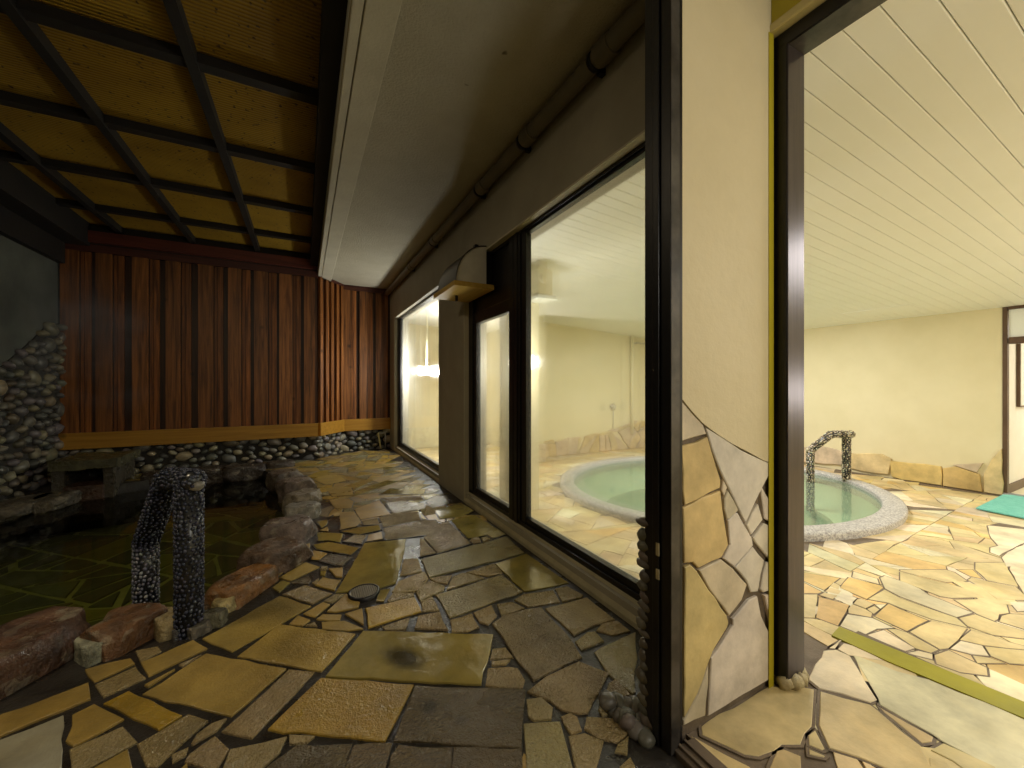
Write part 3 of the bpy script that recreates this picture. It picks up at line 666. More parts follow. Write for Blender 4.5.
# bath-room
b=MB(); b.box((XB,1.265,-.8),(XB+.15,YE,2.3)); b.box((XB,-1.6,-.8),(XB+.15,.25,2.3)); b.box((XB,.25,-.8),(XB+.15,1.265,ZI-.001))
wall_side = struct(b.build('wall_right', M['plaster_in']))
b=MB(); b.box((3.17,YE,-.8),(XB+.15,YE+.15,2.3)); b.box((3.17,YE,-.8),(3.32,7.2,2.3)); b.box((XW,7.2,-.8),(3.32,7.35,2.3))
struct(b.build('wall_back', M['plaster_in']))
struct(box('column',(2.86,5.02,ZI),(3.17,YE-.002,2.3),M['plaster_in']))
struct(box('wall_front', (XW,-1.75,-.6),(XB+.15,-1.6,2.9), M['plaster_in']))
# ceiling of boards, falling gently to the right
mb=MB(); y=-1.584
mb.add([(1.42,-1.6,zceil(1.42)+.012),(XB,-1.6,zceil(XB)+.012),(XB,7.2,zceil(XB)+.012),(1.42,7.2,zceil(1.42)+.012)],[(0,1,2,3)],mi=1)
while y<7.2:
    a,bb=y+.0013,y+.092-.0013; xa=1.31 if y>.78 else 1.495; za,zb=zceil(xa),zceil(XB)
    pts=[(a,.010),(a,.002),(a+.003,0),(bb-.003,0),(bb,.002),(bb,.010)]
    vs=[(xa,p[0],za+p[1]) for p in pts]+[(XB,p[0],zb+p[1]) for p in pts]
    mb.add(vs,[(i,i+1,7+i,6+i) for i in range(5)]); y+=.092
struct(mb.build('ceiling', [M['ceil_board'], M['groove']]))
# window wall: pier at the openings, lintel, pillar, far end
b=MB(); b.box((XW,.87,2.02),(1.42,YR,2.85)); b.box((XW,6.13,-.6),(1.42,YR+.1,2.02)); b.box((XW,.84,-.6),(1.42,.872,2.85)); b.box((XW,3.185,-.05),(1.42,3.9,2.02)); b.box((1.22,.87,-.6),(1.42,6.2,.07))
struct(b.build('wall_window', M['outer']))
struct(box('wall_pier',(.888,.772,-.6),(1.42,.845,2.85),M['outer']))
b=MB()   # paler paint on soffits and reveals
b.box((XW-.002,.87,2.012),(1.25,3.17,2.022)); b.box((XW-.002,3.9,2.012),(1.25,6.13,2.022)); b.box((XW-.002,6.125,.03),(1.25,6.15,2.022)); b.box((XW+.001,3.178,.02),(1.25,3.186,2.02)); b.box((XW-.0015,6.12,.02),(XW+.001,6.165,2.04))
struct(b.build('trim_2', M['reveal']))
mb=MB()
for y0,y1 in ((.872,3.183),(3.9,6.13)):
    P=[(XW,-.05),(XW,.018),(XW+.004,.024),(1.252,.083),(1.25,-.05)]
    vs=[(p[0],y0,p[1]) for p in P]+[(p[0],y1,p[1]) for p in P]
    mb.add(vs,[(0,1,2,3,4),(9,8,7,6,5)]+[(i,(i+1)%5,5+(i+1)%5,5+i) for i in range(5)])
struct(mb.build('trim_3', M['sill']))
# windows
def window(name, y0,y1,z0,z1, bars, gl):
    b=MB()
    for q in bars: b.box(*q, bev=.003)
    o=struct(b.build(name, M['black'])); g=MB()
    for q in gl: g.box(*q)
    g=g.build('pane', M['glass'], o); g['kind']='structure'; return o
X0=1.250
window('window_1',.87,2.43,.085,2.02,[((X0,.87,.083),(1.315,2.43,.112)),((X0+.012,.87,.112),(1.30,2.3,.146)),((X0,.87,1.995),(1.315,2.43,2.02)),((X0+.012,.9,1.978),(1.30,2.3,1.995)),
  ((X0,.872,.083),(1.315,.93,2.0)),((X0+.008,2.205,.083),(1.30,2.262,2.0)),((X0-.006,2.30,.083),(1.31,2.345,2.02)),((X0,2.27,.083),(1.312,2.30,2.0)),((X0-.004,2.36,.083),(1.315,2.42,2.02)),((X0,2.34,.083),(1.30,2.365,2.0))],
  [((XG+.01,.92,.14),(XG+.015,2.22,1.985))])
window('window_2',2.43,3.18,.085,2.02,[((X0,2.42,.083),(1.315,3.18,.112)),((X0+.012,2.42,.112),(1.30,3.1,.144)),((X0+.008,2.42,1.512),(1.31,3.18,1.60)),((X0+.02,2.42,1.60),(1.31,3.18,2.02)),((X0+.008,3.035,.083),(1.30,3.09,1.52)),((X0,3.09,.083),(1.315,3.18,2.0)),((X0,2.42,1.99),(1.315,3.18,2.02))],
  [((XG+.01,2.41,.14),(XG+.015,3.05,1.52))])
window('window_3',3.9,6.13,.085,2.02,[((X0,3.9,.083),(1.315,6.13,.112)),((X0+.012,3.9,.112),(1.30,6.0,.146)),((X0,3.9,1.985),(1.315,6.13,2.02)),((X0,6.03,.083),(1.315,6.126,2.0)),((X0+.01,5.985,.1),(1.30,6.03,2.0)),((X0,3.9,.083),(1.315,3.96,2.0))],
  [((XG+.01,3.95,.14),(XG+.015,6.0,1.99))])

# return wall beside the opening: flagstones below, plaster above
r=random.Random(14)
mb=MB(); mb.box((.93,.769,-.02),(1.40,.775,2.85),mi=1)
for c,p in traced(WALLST, lambda a,b: onY(a,b,.762)):
    p=[(min(max(a[0],.925),1.372),max(a[1],.004)) for a in p]
    stone(mb,p,lambda u,v,w:(u,.769-w,v),vary(COLW[c],r,.05),(.12,.6),r,h=.010,base=-.004,bev=.003,step=.04,j=.0016,tilt=0.)
wr=struct(mb.build('wall_return', [M['flag_in'], M['grout_wall']]))
prof=[onY(a,b,.757) for a,b in ((679,396),(684,401),(692,411),(703,423),(712,430),(722,437),(733,444),(745,450),(756,456),(765,461),(773,463))]
prof=[(.93,prof[0][1])]+[q for q in prof if q[0]<1.37]+[(1.376,prof[-1][1])]
mb=MB(); mb.prism(prof+[(1.376,2.85),(.93,2.85)], .7685, .7575, mp=lambda u,v,w:(u,w,v)); w_=mb.build('plaster_coat', M['plaster'], wr); w_['kind']='structure'
b=MB(); b.box((1.350,.7553,.0),(1.376,.7575,2.16)); w_=b.build('corner_strip', M['ochre'], wr); w_['kind']='structure'
# stone-dressed outer edge of the pier
mb=MB(); r=random.Random(4)
z=.03
while z<.62:
    hgt=r.uniform(.022,.04)
    mb.blob((.885-r.uniform(0,.006),.842+r.uniform(-.006,.008),z),((.018,0,0),(0,r.uniform(.02,.03),0),(0,0,hgt*.56)),2,vary((.11,.095,.075),r,.2),.14,r.random()*9); z+=hgt*.95
for k in range(16):
    mb.blob((.85+r.uniform(-.03,.05),.86+r.uniform(-.05,.08),r.uniform(.0,.03)),((r.uniform(.02,.035),0,0),(0,r.uniform(.02,.035),0),(0,0,.022)),2,vary((.11,.095,.075),r,.18),.16,r.random()*9)
w_=mb.build('edge_stones', M['cobble'], wr); w_['kind']='structure'

# opening 1: tall dark post and worn threshold
b=MB(); b.box((.872,.742,0),(.905,.775,2.85),bev=.002); b.box((.866,.778,0),(.93,.80,2.85),bev=.002); b.box((.905,.755,0),(.934,.775,2.85)); b.box((.872,.80,0),(.93,.834,2.85),bev=.002); b.box((.905,.748,0),(.925,.772,2.85),bev=.002)
d=struct(b.build('door_1', M['black']))
b=MB(); b.box((.873,.7405,0.004),(.905,.743,2.8)); q=b.build('edge_strip', M['darkgrain'], d); q['kind']='structure'
b=MB()
Y1,Z1=onX(664.5,546,.866); Y2,Z2=onX(664.5,583,.866)
b.box((.864,.776,Z2),(.868,.786,Z2+.028)); b.box((.864,.776,Z1-.035),(.868,.786,Z1)); q=b.build('strike_plate', M['rough_stone'], d); q['kind']='structure'
b=MB(); b.box((.885,-1.6,-.03),(.967,.745,.014),bev=.004); b.box((.90,-1.6,.014),(.908,.745,.022),bev=.001); b.box((.925,-1.6,.014),(.933,.745,.022),bev=.001); q=b.build('threshold', M['threshold'], d); q['kind']='structure'
# opening 2: bronze frame with head, beam over it, stone stub below
b=MB(); b.box((1.390,.722,.03),(1.49,.77,2.12),bev=.002); b.box((1.390,-1.6,2.112),(1.49,.77,2.158),bev=.002)
d=struct(b.build('door_2', M['black']))
b=MB(); b.box((1.393,.7195,.035),(1.488,.724,2.112)); q=b.build('jamb_face', M['bronze'], d); q['kind']='structure'
b=MB(); b.box((1.395,-1.6,2.1095),(1.488,.72,2.113)); q=b.build('head_face', M['darkgrain'], d); q['kind']='structure'
mb=MB(); r=random.Random(2)
for (x,y,s) in ((1.405,.735,.026),(1.435,.722,.028),(1.465,.722,.024),(1.49,.735,.028),(1.43,.76,.03),(1.475,.76,.03)):
    mb.blob((x,y,.018),((s,0,0),(0,s*.9,0),(0,0,.028)),2,(.6,.5,.3),.3,r.random()*9)
q=mb.build('base_stone', M['rough_stone'], d); q['kind']='structure'
b=MB(); b.box((1.365,-1.6,2.19),(1.52,.757,2.85)); struct(b.build('trim_4', M['ochre']))
b=MB(); b.box((1.358,-1.6,2.16),(1.50,.765,2.19),bev=.006); struct(b.build('trim_5', M['ochre_light']))
struct(box('wall_entrance', (1.385,.772,2.1),(1.52,.9,2.85), M['plaster']))

# ---- yard end wall: panelling in three faces over a cobbled foot
def seg(a,b):
    L=math.hypot(b[0]-a[0],b[1]-a[1]); d=((b[0]-a[0])/L,(b[1]-a[1])/L); nn=(d[1],-d[0])   # nn points to the yard
    return L,(lambda u,w,z: (a[0]+d[0]*u+nn[0]*w, a[1]+d[1]*u+nn[1]*w, z))
faces=[((-2.33,YM),(XP[0],YM),2.48,.29),((XP[0],YM),(XP[1],YR),2.50,.12),((XP[1],YR),(XW,YR),2.46,.235)]
b=MB(); b.prism([(-2.48,YM),(XP[0],YM),(XP[1],YR),(XW+.2,YR),(XW+.2,YR+.25),(-2.48,YR+.25)],-.6,2.95); wall_end=struct(b.build('wall_end', M['mortar']))
mb=MB(); am=MB(); rb=MB(); cb=MB(); r=random.Random(12)
def pbox(mb, f, u0,u1,w0,w1,z0,z1,col=(1,1,1),mi=0):
    vs=[f(u0,w0,z0),f(u1,w0,z0),f(u1,w1,z0),f(u0,w1,z0),f(u0,w0,z1),f(u1,w0,z1),f(u1,w1,z1),f(u0,w1,z1)]
    mb.add(vs,[(0,1,2,3),(7,6,5,4),(0,4,5,1),(1,5,6,2),(2,6,7,3),(3,7,4,0)],col,mi=mi)
zb0,zb1=.305,.48
for a,e,zt,pit in faces:
    L,f=seg(a,e); u=.0
    pbox(mb,f,0,L,0,.012,zb1-.02,zt+.12,(.16,.13,.12))  # backing tinted dark: shade of the board gaps put into its colour
    while u<L-.01:
        k=r.uniform(.8,1.2); wd=min(pit*.52*r.uniform(.9,1.1),L-u)
        pbox(mb,f,u+.014,u+wd,.012,.046,zb1-.02,zt+.1,(k,k*.95,k*.9))
        v=u+wd; k=r.uniform(.7,1.1)
        if v<L-.03:
            pbox(mb,f,v+.012,min(v+pit*.14,L),.012,.024,zb1-.02,zt+.1,(k,k*.9,k*.85)); k*=1.25
            pbox(mb,f,min(v+pit*.16,L),min(v+pit*.34,L),.012,.03,zb1-.02,zt+.1,(k,k*.9,k*.85))
        u+=pit*r.uniform(.94,1.06)
    pbox(am,f,-.01,L+.012,0,.065,zb0,zb1,(1,1,1))
    pbox(rb,f,-.01,L+.01,0,.055,zt-.02,zt+.06); 
pbox(rb,seg(*faces[0][:2])[1],0,2.48,0,.10,2.56,2.68,(1.4,1.1,1)); 
L,f=seg(*faces[0][:2]); pbox(rb,f,.0,2.48,0,.05,2.46,2.56,(.3,.3,.3))
pn=mb.build('panelling', M['redwood'], wall_end); pn['kind']='structure'
struct(am.build('trim_6', M['amber'])); struct(rb.build('trim_7', M['redbeam']))
CC=[(.20,.19,.16),(.26,.24,.19),(.15,.15,.14),(.30,.26,.17),(.12,.12,.11),(.22,.2,.2),(.34,.30,.2),(.17,.14,.1)]
def cobbles(mb, poly, f, rmin, rmax, n, r, dep=.03, cols=CC, sub=2, kx=1.35):
    xs=[p[0] for p in poly]; zs=[p[1] for p in poly]; P=[]
    for t in range(n):
        q=(r.uniform(min(xs),max(xs)),r.uniform(min(zs),max(zs)))
        if not inside(q,poly): continue
        rr=rmin+(rmax-rmin)*r.random()**1.6*(1 if t<n*.5 else .5)
        if all(math.hypot((q[0]-p[0])/kx,q[1]-p[1])>(rr+p[2])*.9 for p in P): P.append((*q,rr))
    for u,z,rr in P:
        a=r.uniform(-.5,.5); e=r.uniform(.78,1.)
        c,s=math.cos(a),math.sin(a); o=Vector(f(u,0,z)); U=Vector(f(u+1,0,z))-o; W=Vector(f(u,1,z))-o; Zv=Vector((0,0,1))
        mb.blob(o+W*dep*.3,((U*c+Zv*s)*rr*kx,(Zv*c-U*s)*rr*e,W*dep*r.uniform(.8,1.2)),sub,vary(r.choice(cols),r,.15),.13,r.random()*50)
    return len(P)
for i,(a,e,zt,pit) in enumerate(faces):
    L,f=seg(a,e); cobbles(cb,[(.02,-.06),(L,-.06),(L,zb0-.01),(.02,zb0-.01)],f,.030,.068,9000 if i==0 else 3000,r,dep=.035)
q=cb.build('cobble_foot', M['cobble'], wall_end); q['kind']='structure'
# left wall: blotchy grey-green plaster above, river cobbles below a rising line
XL=-2.33
b=MB(); b.box((XL-.15,-1.6,-.6),(XL,YM+.3,3.0)); wl=struct(b.build('wall_left', M['leftwall']))
mb=MB(); r=random.Random(9); fL=lambda u,w,z:(XL+w,u,z)
poly=[(2.4,-.1),(6.0,-.1),(6.0,1.62),(5.75,1.60),(5.5,1.42),(5.1,1.17),(4.6,.95),(3.6,.8),(2.4,.7)]
mb.prism(poly,0,.012,mp=lambda u,v,w:(XL+w,u,v),mi=1)
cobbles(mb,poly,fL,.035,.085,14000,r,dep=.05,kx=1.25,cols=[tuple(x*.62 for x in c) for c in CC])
q=mb.build('cobble_facing', [M['cobble'],M['mortar']], wl); q['kind']='structure'

# ---- eave slab, soffit, lattice ceiling
b=MB(); b.box((.335,-1.6,2.515),(1.42,YR,2.7)); b.box((.16,-1.6,2.50),(.335,YR,2.9)); struct(b.build('ceiling', M['stucco']))
b=MB(); b.box((.165,-1.6,2.485),(.205,YM+.02,2.52),bev=.003); b.box((.21,-1.6,2.48),(.335,YM+.45,2.52),bev=.004); struct(b.build('trim_8', M['concrete']))
ZL=2.72
b=MB(); b.box((-2.4,-1.6,ZL+.05),(.16,YM+.1,ZL+.09)); struct(b.build('ceiling', M['reed']))
b=MB()
for x in (-1.835,-1.185,-.53): b.box((x-.026,-1.6,ZL-.02),(x+.026,YM,ZL+.052))
for k in range(9):
    y=5.34-.89*k
    if y>-1.6: b.box((-2.4,y-.036,ZL-.005),(.16,y+.036,ZL+.053))
b.box((-2.4,-1.6,ZL-.2),(-2.08,YM,ZL+.05)); b.box((-2.4,-1.6,2.30),(-2.27,YM-.06,ZL)); b.box((.07,-1.6,ZL-.12),(.165,YM,ZL+.2)); b.box((-2.4,YM-.04,ZL-.03),(.16,YM+.02,ZL+.052))
struct(b.build('ceiling_lattice', M['darkbeam']))
struct(box('roof', (-2.5,-1.7,3.0),(1.5,7.5,3.1), M['darkbeam']))
struct(box('wall_near', (-2.5,-1.75,-.6),(XW,-1.6,3.0), M['outer']))
struct(box('ceiling_entrance', (.9,-1.6,2.85),(1.5,.9,2.95), M['plaster']))

# ---- hot pool
mb=MB(); r=random.Random(40)
pb=[(-2.33,.8),(.4,.8),(.4,5.9),(-2.33,5.9)]
mb.prism(pb,-.50,-.42,mi=1)
for q in cells((-2.33,.8,.4,5.9),.75,.05,.22,.022,r):
    q=[a for a in q]
    stone(mb,q,lambda u,v,w:(u,v,w-.42),vary(r.choice([(.12,.13,.055),(.15,.15,.06),(.10,.105,.05),(.13,.135,.07),(.22,.22,.04)]),r,.15),(.2,.6),r,h=.012,base=-.01,bev=.006,step=.12,j=.006)
struct(mb.build('pool_bottom', [M['pool_floor'],M['pool_grout']]))
pw=[(-2.33,.82)]+pool_edge[1:]
if sarea(pw)<0: pw=pw[::-1]
struct(MB().add([(a,b,-.10) for a,b in pw],[tuple(range(len(pw)))]).build('pool_water', M['water'], flip=False))
# ---- boulders along the pool edge: centre pixel on the floor, half length, half width, height, turn, colour, label
BO=[
 ((6,668),.27,.15,.13,.75,(.10,.05,.03),'large purple-brown boulder with a dark blue sheen, at the bottom left edge'),
 ((93,650),.055,.075,.08,.3,(.30,.30,.22),'small pale greenish rock wedged between the two big near boulders'),
 ((126,634),.15,.105,.11,.55,(.16,.075,.03),'rusty brown boulder just below the left foot of the pebble handrail'),
 ((167,626),.06,.085,.09,.2,(.36,.28,.14),'small pale ochre rock at the left of the handrail foot'),
 ((181,628),.042,.05,.05,0,(.12,.115,.11),'dark grey cobble left of the near handrail post'),
 ((199,627),.055,.038,.055,.4,(.16,.14,.11),'grey-brown cobble right of the near handrail post'),
 ((211,619),.045,.06,.07,1.1,(.14,.13,.08),'olive grey cobble behind the near handrail post'),
 ((224,605),.05,.05,.065,.3,(.34,.27,.12),'small yellowish broken rock beside the long rusty rock'),
 ((243,588),.19,.10,.09,.75,(.26,.12,.035),'long rusty orange rock with a pale lower edge'),
 ((276,561),.20,.14,.12,.6,(.10,.06,.035),'dark brown wedge-shaped rock pointing at the paving'),
 ((290,535),.19,.15,.13,.9,(.14,.10,.08),'purplish grey rock behind the dark brown wedge'),
 ((303,513),.13,.13,.10,1.2,(.24,.22,.18),'pale grey-green rock on the bend of the pool edge'),
 ((304,499),.17,.13,.10,.4,(.22,.18,.13),'flat tan rock with a pale tip on the far right bend'),
 ((297,487),.20,.14,.11,.2,(.16,.12,.10),'layered grey-purple rock near the far right corner of the pool'),
 ((284,477),.2,.14,.10,.2,(.11,.08,.06),'dark reddish rock topmost of the far right bend'),
]
r=random.Random(77)
def boulder(c, a, b, h, ang, col, seed):
    mb=MB(); iv,fs=ico(4); vs=[]; ca,sa=math.cos(ang),math.sin(ang)
    for v in iv:
        x,y,z=v; s=seed
        p=Vector((x,y,z)); k=1+.26*noise.noise(p*1.2+Vector((s,s,0)))+.14*noise.noise(p*2.7+Vector((0,s,s)))+.05*noise.noise(p*7+Vector((s,0,0)))
        # flatten into facets
        q=Vector((max(-.8,min(.82,x*k)),max(-.8,min(.82,y*k)),max(-.9,min(.62,z*k))))
        X=q.x*a*1.25; Y=q.y*b*1.25; Z=q.z*h*1.5
        vs.append((c[0]+ca*X-sa*Y, c[1]+sa*X+ca*Y, c[2]+Z))
    o=len(mb.f); mb.add(vs,fs,col,smooth=True)
    for i,f in enumerate(fs):
        cc=Vector((0,0,0)); 
        for j in f: cc+=Vector(iv[j])
        cc/=len(f); t=noise.noise(cc*2.1+Vector((seed,0,seed))); k=1+.6*t
        w=max(0,noise.noise(cc*3.3+Vector((0,seed*2,0)))-.2)*1.1
        mb.c[i]=tuple(min(.6,x*k*(1-w)+w*y) for x,y in zip(col,(.34,.30,.22)))
    return mb
for i,(px,a,b,h,dang,col,lab) in enumerate(BO):
    x,y=fl(*px,.02)
    ang=math.radians(57)+(dang-.75)*.8
    o=boulder((x,y,-.02+h*.12),a*.74,b*.9,h,ang,col,3.1*i+.7).build('boulder', M['boulder'])
    tag(o,lab,'rock','rocks edging the hot pool')
BK=[(-.62,5.55,.20),(-.98,5.60,.18),(-1.32,5.58,.2),(-.28,5.62,.17)]
for i,(x,y,s) in enumerate(BK):
    o=boulder((x,y,-.03),s,.13,.10,r.uniform(-.2,.2),(.05,.035,.025),9.3+i*2.2).build('boulder', M['boulder'])
    tag(o,'dark brown rock in the shadowy row at the back of the hot pool','rock','dark rocks at the back of the pool')
LE=[((10,503),.30,'flat dark ledge rock under the left cobbled wall, nearest the frame edge'),((48,496),.26,'flat dark ledge rock under the left cobbled wall, beside the stone spout')]
for i,(px,s,lab) in enumerate(LE):
    x,y=fl(*px,0.)
    o=boulder((x+.05,y+.05,-.05),s,.12,.06,1.5,(.10,.085,.06),21.3+i*3).build('boulder', M['boulder']); tag(o,lab,'rock','ledge rocks under the left wall')

# ---- stone water spout at the back left of the pool
sx,sy=onY(84,490,5.25)[0],5.25
t=thing('stone_spout',(sx,sy,-.1),'low dark stone box with an open mouth pouring into the pool, under the wooden wall','water spout')
def slab(name,a,b,col,seed,parent):
    mb=MB(); r=random.Random(seed); bm=bmesh.new(); bmesh.ops.create_cube(bm,size=1.); bmesh.ops.subdivide_edges(bm,edges=list(bm.edges),cuts=4,use_grid_fill=True)
    for v in bm.verts:
        p=Vector([(a[k]+b[k])/2+v.co[k]*(b[k]-a[k]) for k in range(3)]); q=noise.noise_vector(p*7+Vector((seed,0,0)))*.018
        v.co=p+q
    bm.verts.index_update(); mb.add([v.co for v in bm.verts],[tuple(v.index for v in f.verts) for f in bm.faces],col); bm.free()
    return mb.build(name,M['boulder'],parent)
slab('side_slab',(sx-.21,sy,-.3),(sx-.13,sy+.55,.20),(.05,.042,.028),1,t); slab('side_slab',(sx+.13,sy,-.3),(sx+.21,sy+.55,.20),(.05,.04,.025),2,t)
slab('cap_slab',(sx-.24,sy-.03,.20),(sx+.24,sy+.57,.28),(.07,.065,.03),3,t); slab('sill_slab',(sx-.14,sy-.03,-.3),(sx+.14,sy+.55,.04),(.06,.03,.018),4,t)
slab('back_slab',(sx-.14,sy+.45,0),(sx+.14,sy+.55,.20),(.02,.015,.01),5,t)

# ---- pebble-coated handrails
def resample(P, d):
    P=[Vector(p) for p in P]; out=[]
    for i in range(len(P)-1):
        L=(P[i+1]-P[i]).length; n=max(1,int(L/d))
        for k in range(n): out.append((P[i]+(P[i+1]-P[i])*(k/n),(P[i+1]-P[i]).normalized()))
    out.append((P[-1],(P[-1]-P[-2]).normalized())); return out
def coated(name, P, rad, size, parent, cols, seed, ends=True):
    r=random.Random(seed); mb=MB(); mb.tube(P, rad-.004, 12, (.03,.03,.03))
    for p,d in resample(P, size*1.35):
        a=d.cross(Vector((.3,.2,.9))).normalized(); b=a.cross(d).normalized(); n=int(2*math.pi*rad/(size*1.5)); ph=r.random()*6
        for k in range(n):
            t=ph+2*math.pi*(k+r.uniform(-.25,.25))/n; o=a*math.cos(t)+b*math.sin(t); s=o.cross(d)
            c=p+o*(rad-.002)+d*r.uniform(-.3,.3)*size; e=r.uniform(.75,1.15)*size*.62
            th=r.uniform(-.7,.7); u=(d*math.cos(th)+s*math.sin(th)); w=(s*math.cos(th)-d*math.sin(th))
            mb.blob(c,(u*e*1.2,w*e*.9,o*e*.7),1,vary(r.choice(cols),r,.2),0)
    if ends:
        for q in (P[0],P[-1]):
            q=Vector(q); mb.blob(q,((rad*.9,0,0),(0,rad*.9,0),(0,0,rad*.9)),2,(.03,.03,.03),0)
            for k in range(int(7*(rad/size)**2)):
                o=Vector((r.gauss(0,1),r.gauss(0,1),r.gauss(0,1))).normalized(); u=o.cross(Vector((.1,.3,.9))).normalized(); w=o.cross(u); e=r.uniform(.75,1.15)*size*.62
                mb.blob(q+o*rad*.93,(u*e*1.2,w*e*.9,o*e*.7),1,vary(r.choice(cols),r,.2),0)
    return mb.build(name, M['pebble'], parent)
B0=Vector((*fl(189,632),0)); A0=Vector((-.64,2.37,0))
t=thing('pebble_handrail',tuple(B0),'dark pebble-coated handrail arching from the paving down into the hot pool','handrail','pebble-coated handrails')
ck=[(.03,.034,.06),(.045,.05,.085),(.018,.02,.035),(.08,.085,.12)]; cw=[(.16,.16,.2),(.24,.24,.27),(.11,.11,.14),(.3,.3,.3)]
coated('post',[B0+Vector((0,0,-.02)),B0+Vector((0,0,.60))],.048,.0125,t,ck,1)
M1=B0+(A0-B0)*.46+Vector((0,0,.60)); A1=A0+Vector((0,0,.28))
coated('top_rail',[B0+(B0-A0).normalized()*.03+Vector((0,0,.615)),M1,A1],.048,.0125,t,ck,2)
coated('submerged_post',[A1,A0+Vector((0,0,.02))],.046,.0125,t,cw,3,False); coated('submerged_post',[A0+Vector((0,0,.02)),A0+Vector((0,0,-.55))],.046,.0125,t,[(.06,.06,.03),(.1,.1,.05),(.03,.03,.02)],4,False)
mb=MB(); mb.blob(B0+(B0-A0).normalized()*.055+Vector((0,0,.6)),((.03,.0,0),(0,.022,0),(0,0,.024)),2,(.28,.26,.22),.1,3); mb.build('end_pebble',M['cobble'],t)
B0=Vector((5.56,2.25,ZT)); A0=Vector((5.22,2.46,ZT))
t=thing('pebble_handrail',tuple(B0),'pebble-coated handrail on the granite rim of the oval bath','handrail','pebble-coated handrails')
cb_=[(.5,.42,.28),(.3,.24,.15),(.6,.54,.42),(.2,.16,.11)]
H=.52
coated('post',[B0,B0+Vector((0,0,H))],.042,.016,t,cb_,5); M1=B0+(A0-B0)*.42+Vector((0,0,H)); A1=A0+Vector((0,0,.33))
coated('top_rail',[B0+(B0-A0).normalized()*.05+Vector((0,0,H)),M1,A1],.042,.016,t,cb_,6); coated('submerged_post',[A1,A0+Vector((0,0,-.35))],.04,.016,t,cb_,7)

# ---- things on the yard side
x,y=fl(364,594)
t=thing('floor_drain',(x,y,0),'round dark perforated drain cover set into the paving','drain')
mb=MB(); ring(mb,[(.072,.072,-.01),(.072,.072,.014),(.068,.068,.017),(.062,.062,.0165),(.06,.06,.013)],40,(x,y)); mb.build('rim',M['black'],t)
mb=MB()
for i in range(-6,7):
    h=math.sqrt(max(0,.062**2-(i*.0095)**2)); 
    mb.box((x+i*.0095-.0024,y-h,.009),(x+i*.0095+.0024,y+h,.0145)); mb.box((x-h,y+i*.0095-.0024,.009),(x+h,y+i*.0095+.0024,.0142))
mb.build('grate',M['pipe'],t)
mb=MB(); mb.prism([ell(i,32,(.068,.068),(x,y)) for i in range(32)],.0,.0105); mb.build('sump',M['grout_out'],t)

t=thing('drain_pipe',(1.15,2.,2.44),'painted pipe with couplings running along the corner of the eave and the window wall','pipe')
XPp,ZPp=1.155,2.452
b=MB(); b.tube([(XPp,-1.6,ZPp),(XPp,2,ZPp),(XPp,4,ZPp),(XPp,6.47,ZPp)],.040,20); b.build('pipe_run',M['pipe'],t)
for px,py in ((606,45),(529,131),(483,181),(435,236),(412,262)):
    yy=onX(px,py,XPp)[0]; b=MB(); b.tube([(XPp,yy-.045,ZPp),(XPp,yy-.042,ZPp),(XPp,yy+.042,ZPp),(XPp,yy+.045,ZPp)],.048,20); b.build('coupling',M['pipe'],t)
    b=MB(); b.box((XPp+.02,yy+.06,ZPp-.05),(XW+.001,yy+.085,ZPp+.05)); b.tube([(XPp,yy+.06,ZPp),(XPp,yy+.085,ZPp)],.045,20); b.build('clamp',M['black'],t)

# vent cowl over the door pane
t=thing('vent_cowl',(1.2,2.9,1.74),'quarter-round metal vent cowl on a wooden shelf, beside the pillar','vent hood')
b=MB(); P=[(XW-.004,1.745)]; n=20
for k in range(n+1):
    a=math.pi/2*k/n; P.append((XW-.004-.235*math.cos(a),1.745+.285*math.sin(a)))
b.prism(P,2.70,3.12,mp=lambda u,v,w:(u,w,v)); b.build('cowl',M['cowl'],t)
b=MB(); b.box((XW-.01,2.72,1.76),(1.262,3.17,2.0)); b.build('back_box',M['black'],t)
b=MB(); 
for k in range(n):
    a0,a1=math.pi/2*k/n,math.pi/2*(k+1)/n
    q=[(XW-.004-.238*math.cos(a),1.745+.288*math.sin(a)) for a in (a0,a1)]; q2=[(XW-.004-.2425*math.cos(a),1.745+.2925*math.sin(a)) for a in (a0,a1)]
    b.add([(q[0][0],2.695,q[0][1]),(q[1][0],2.695,q[1][1]),(q2[1][0],2.695,q2[1][1]),(q2[0][0],2.695,q2[0][1]),(q[0][0],3.125,q[0][1]),(q[1][0],3.125,q[1][1]),(q2[1][0],3.125,q2[1][1]),(q2[0][0],3.125,q2[0][1])],[(0,1,2,3),(7,6,5,4),(0,4,5,1),(2,6,7,3),(1,5,6,2),(0,3,7,4)])
b.build('curved_cover',M['bronze'],t)
b=MB(); b.box((.935,2.655,1.705),(1.246,3.17,1.742),bev=.003); b.build('shelf',M['pine'],t)
b=MB(); b.box((XW-.03,2.86,2.03),(XW+.002,2.90,2.10),bev=.004); b.build('bracket',M['black'],t); b=MB(); b.box((1.05,2.95,1.66),(1.07,2.97,1.706),bev=.003); b.build('hook',M['black'],t)

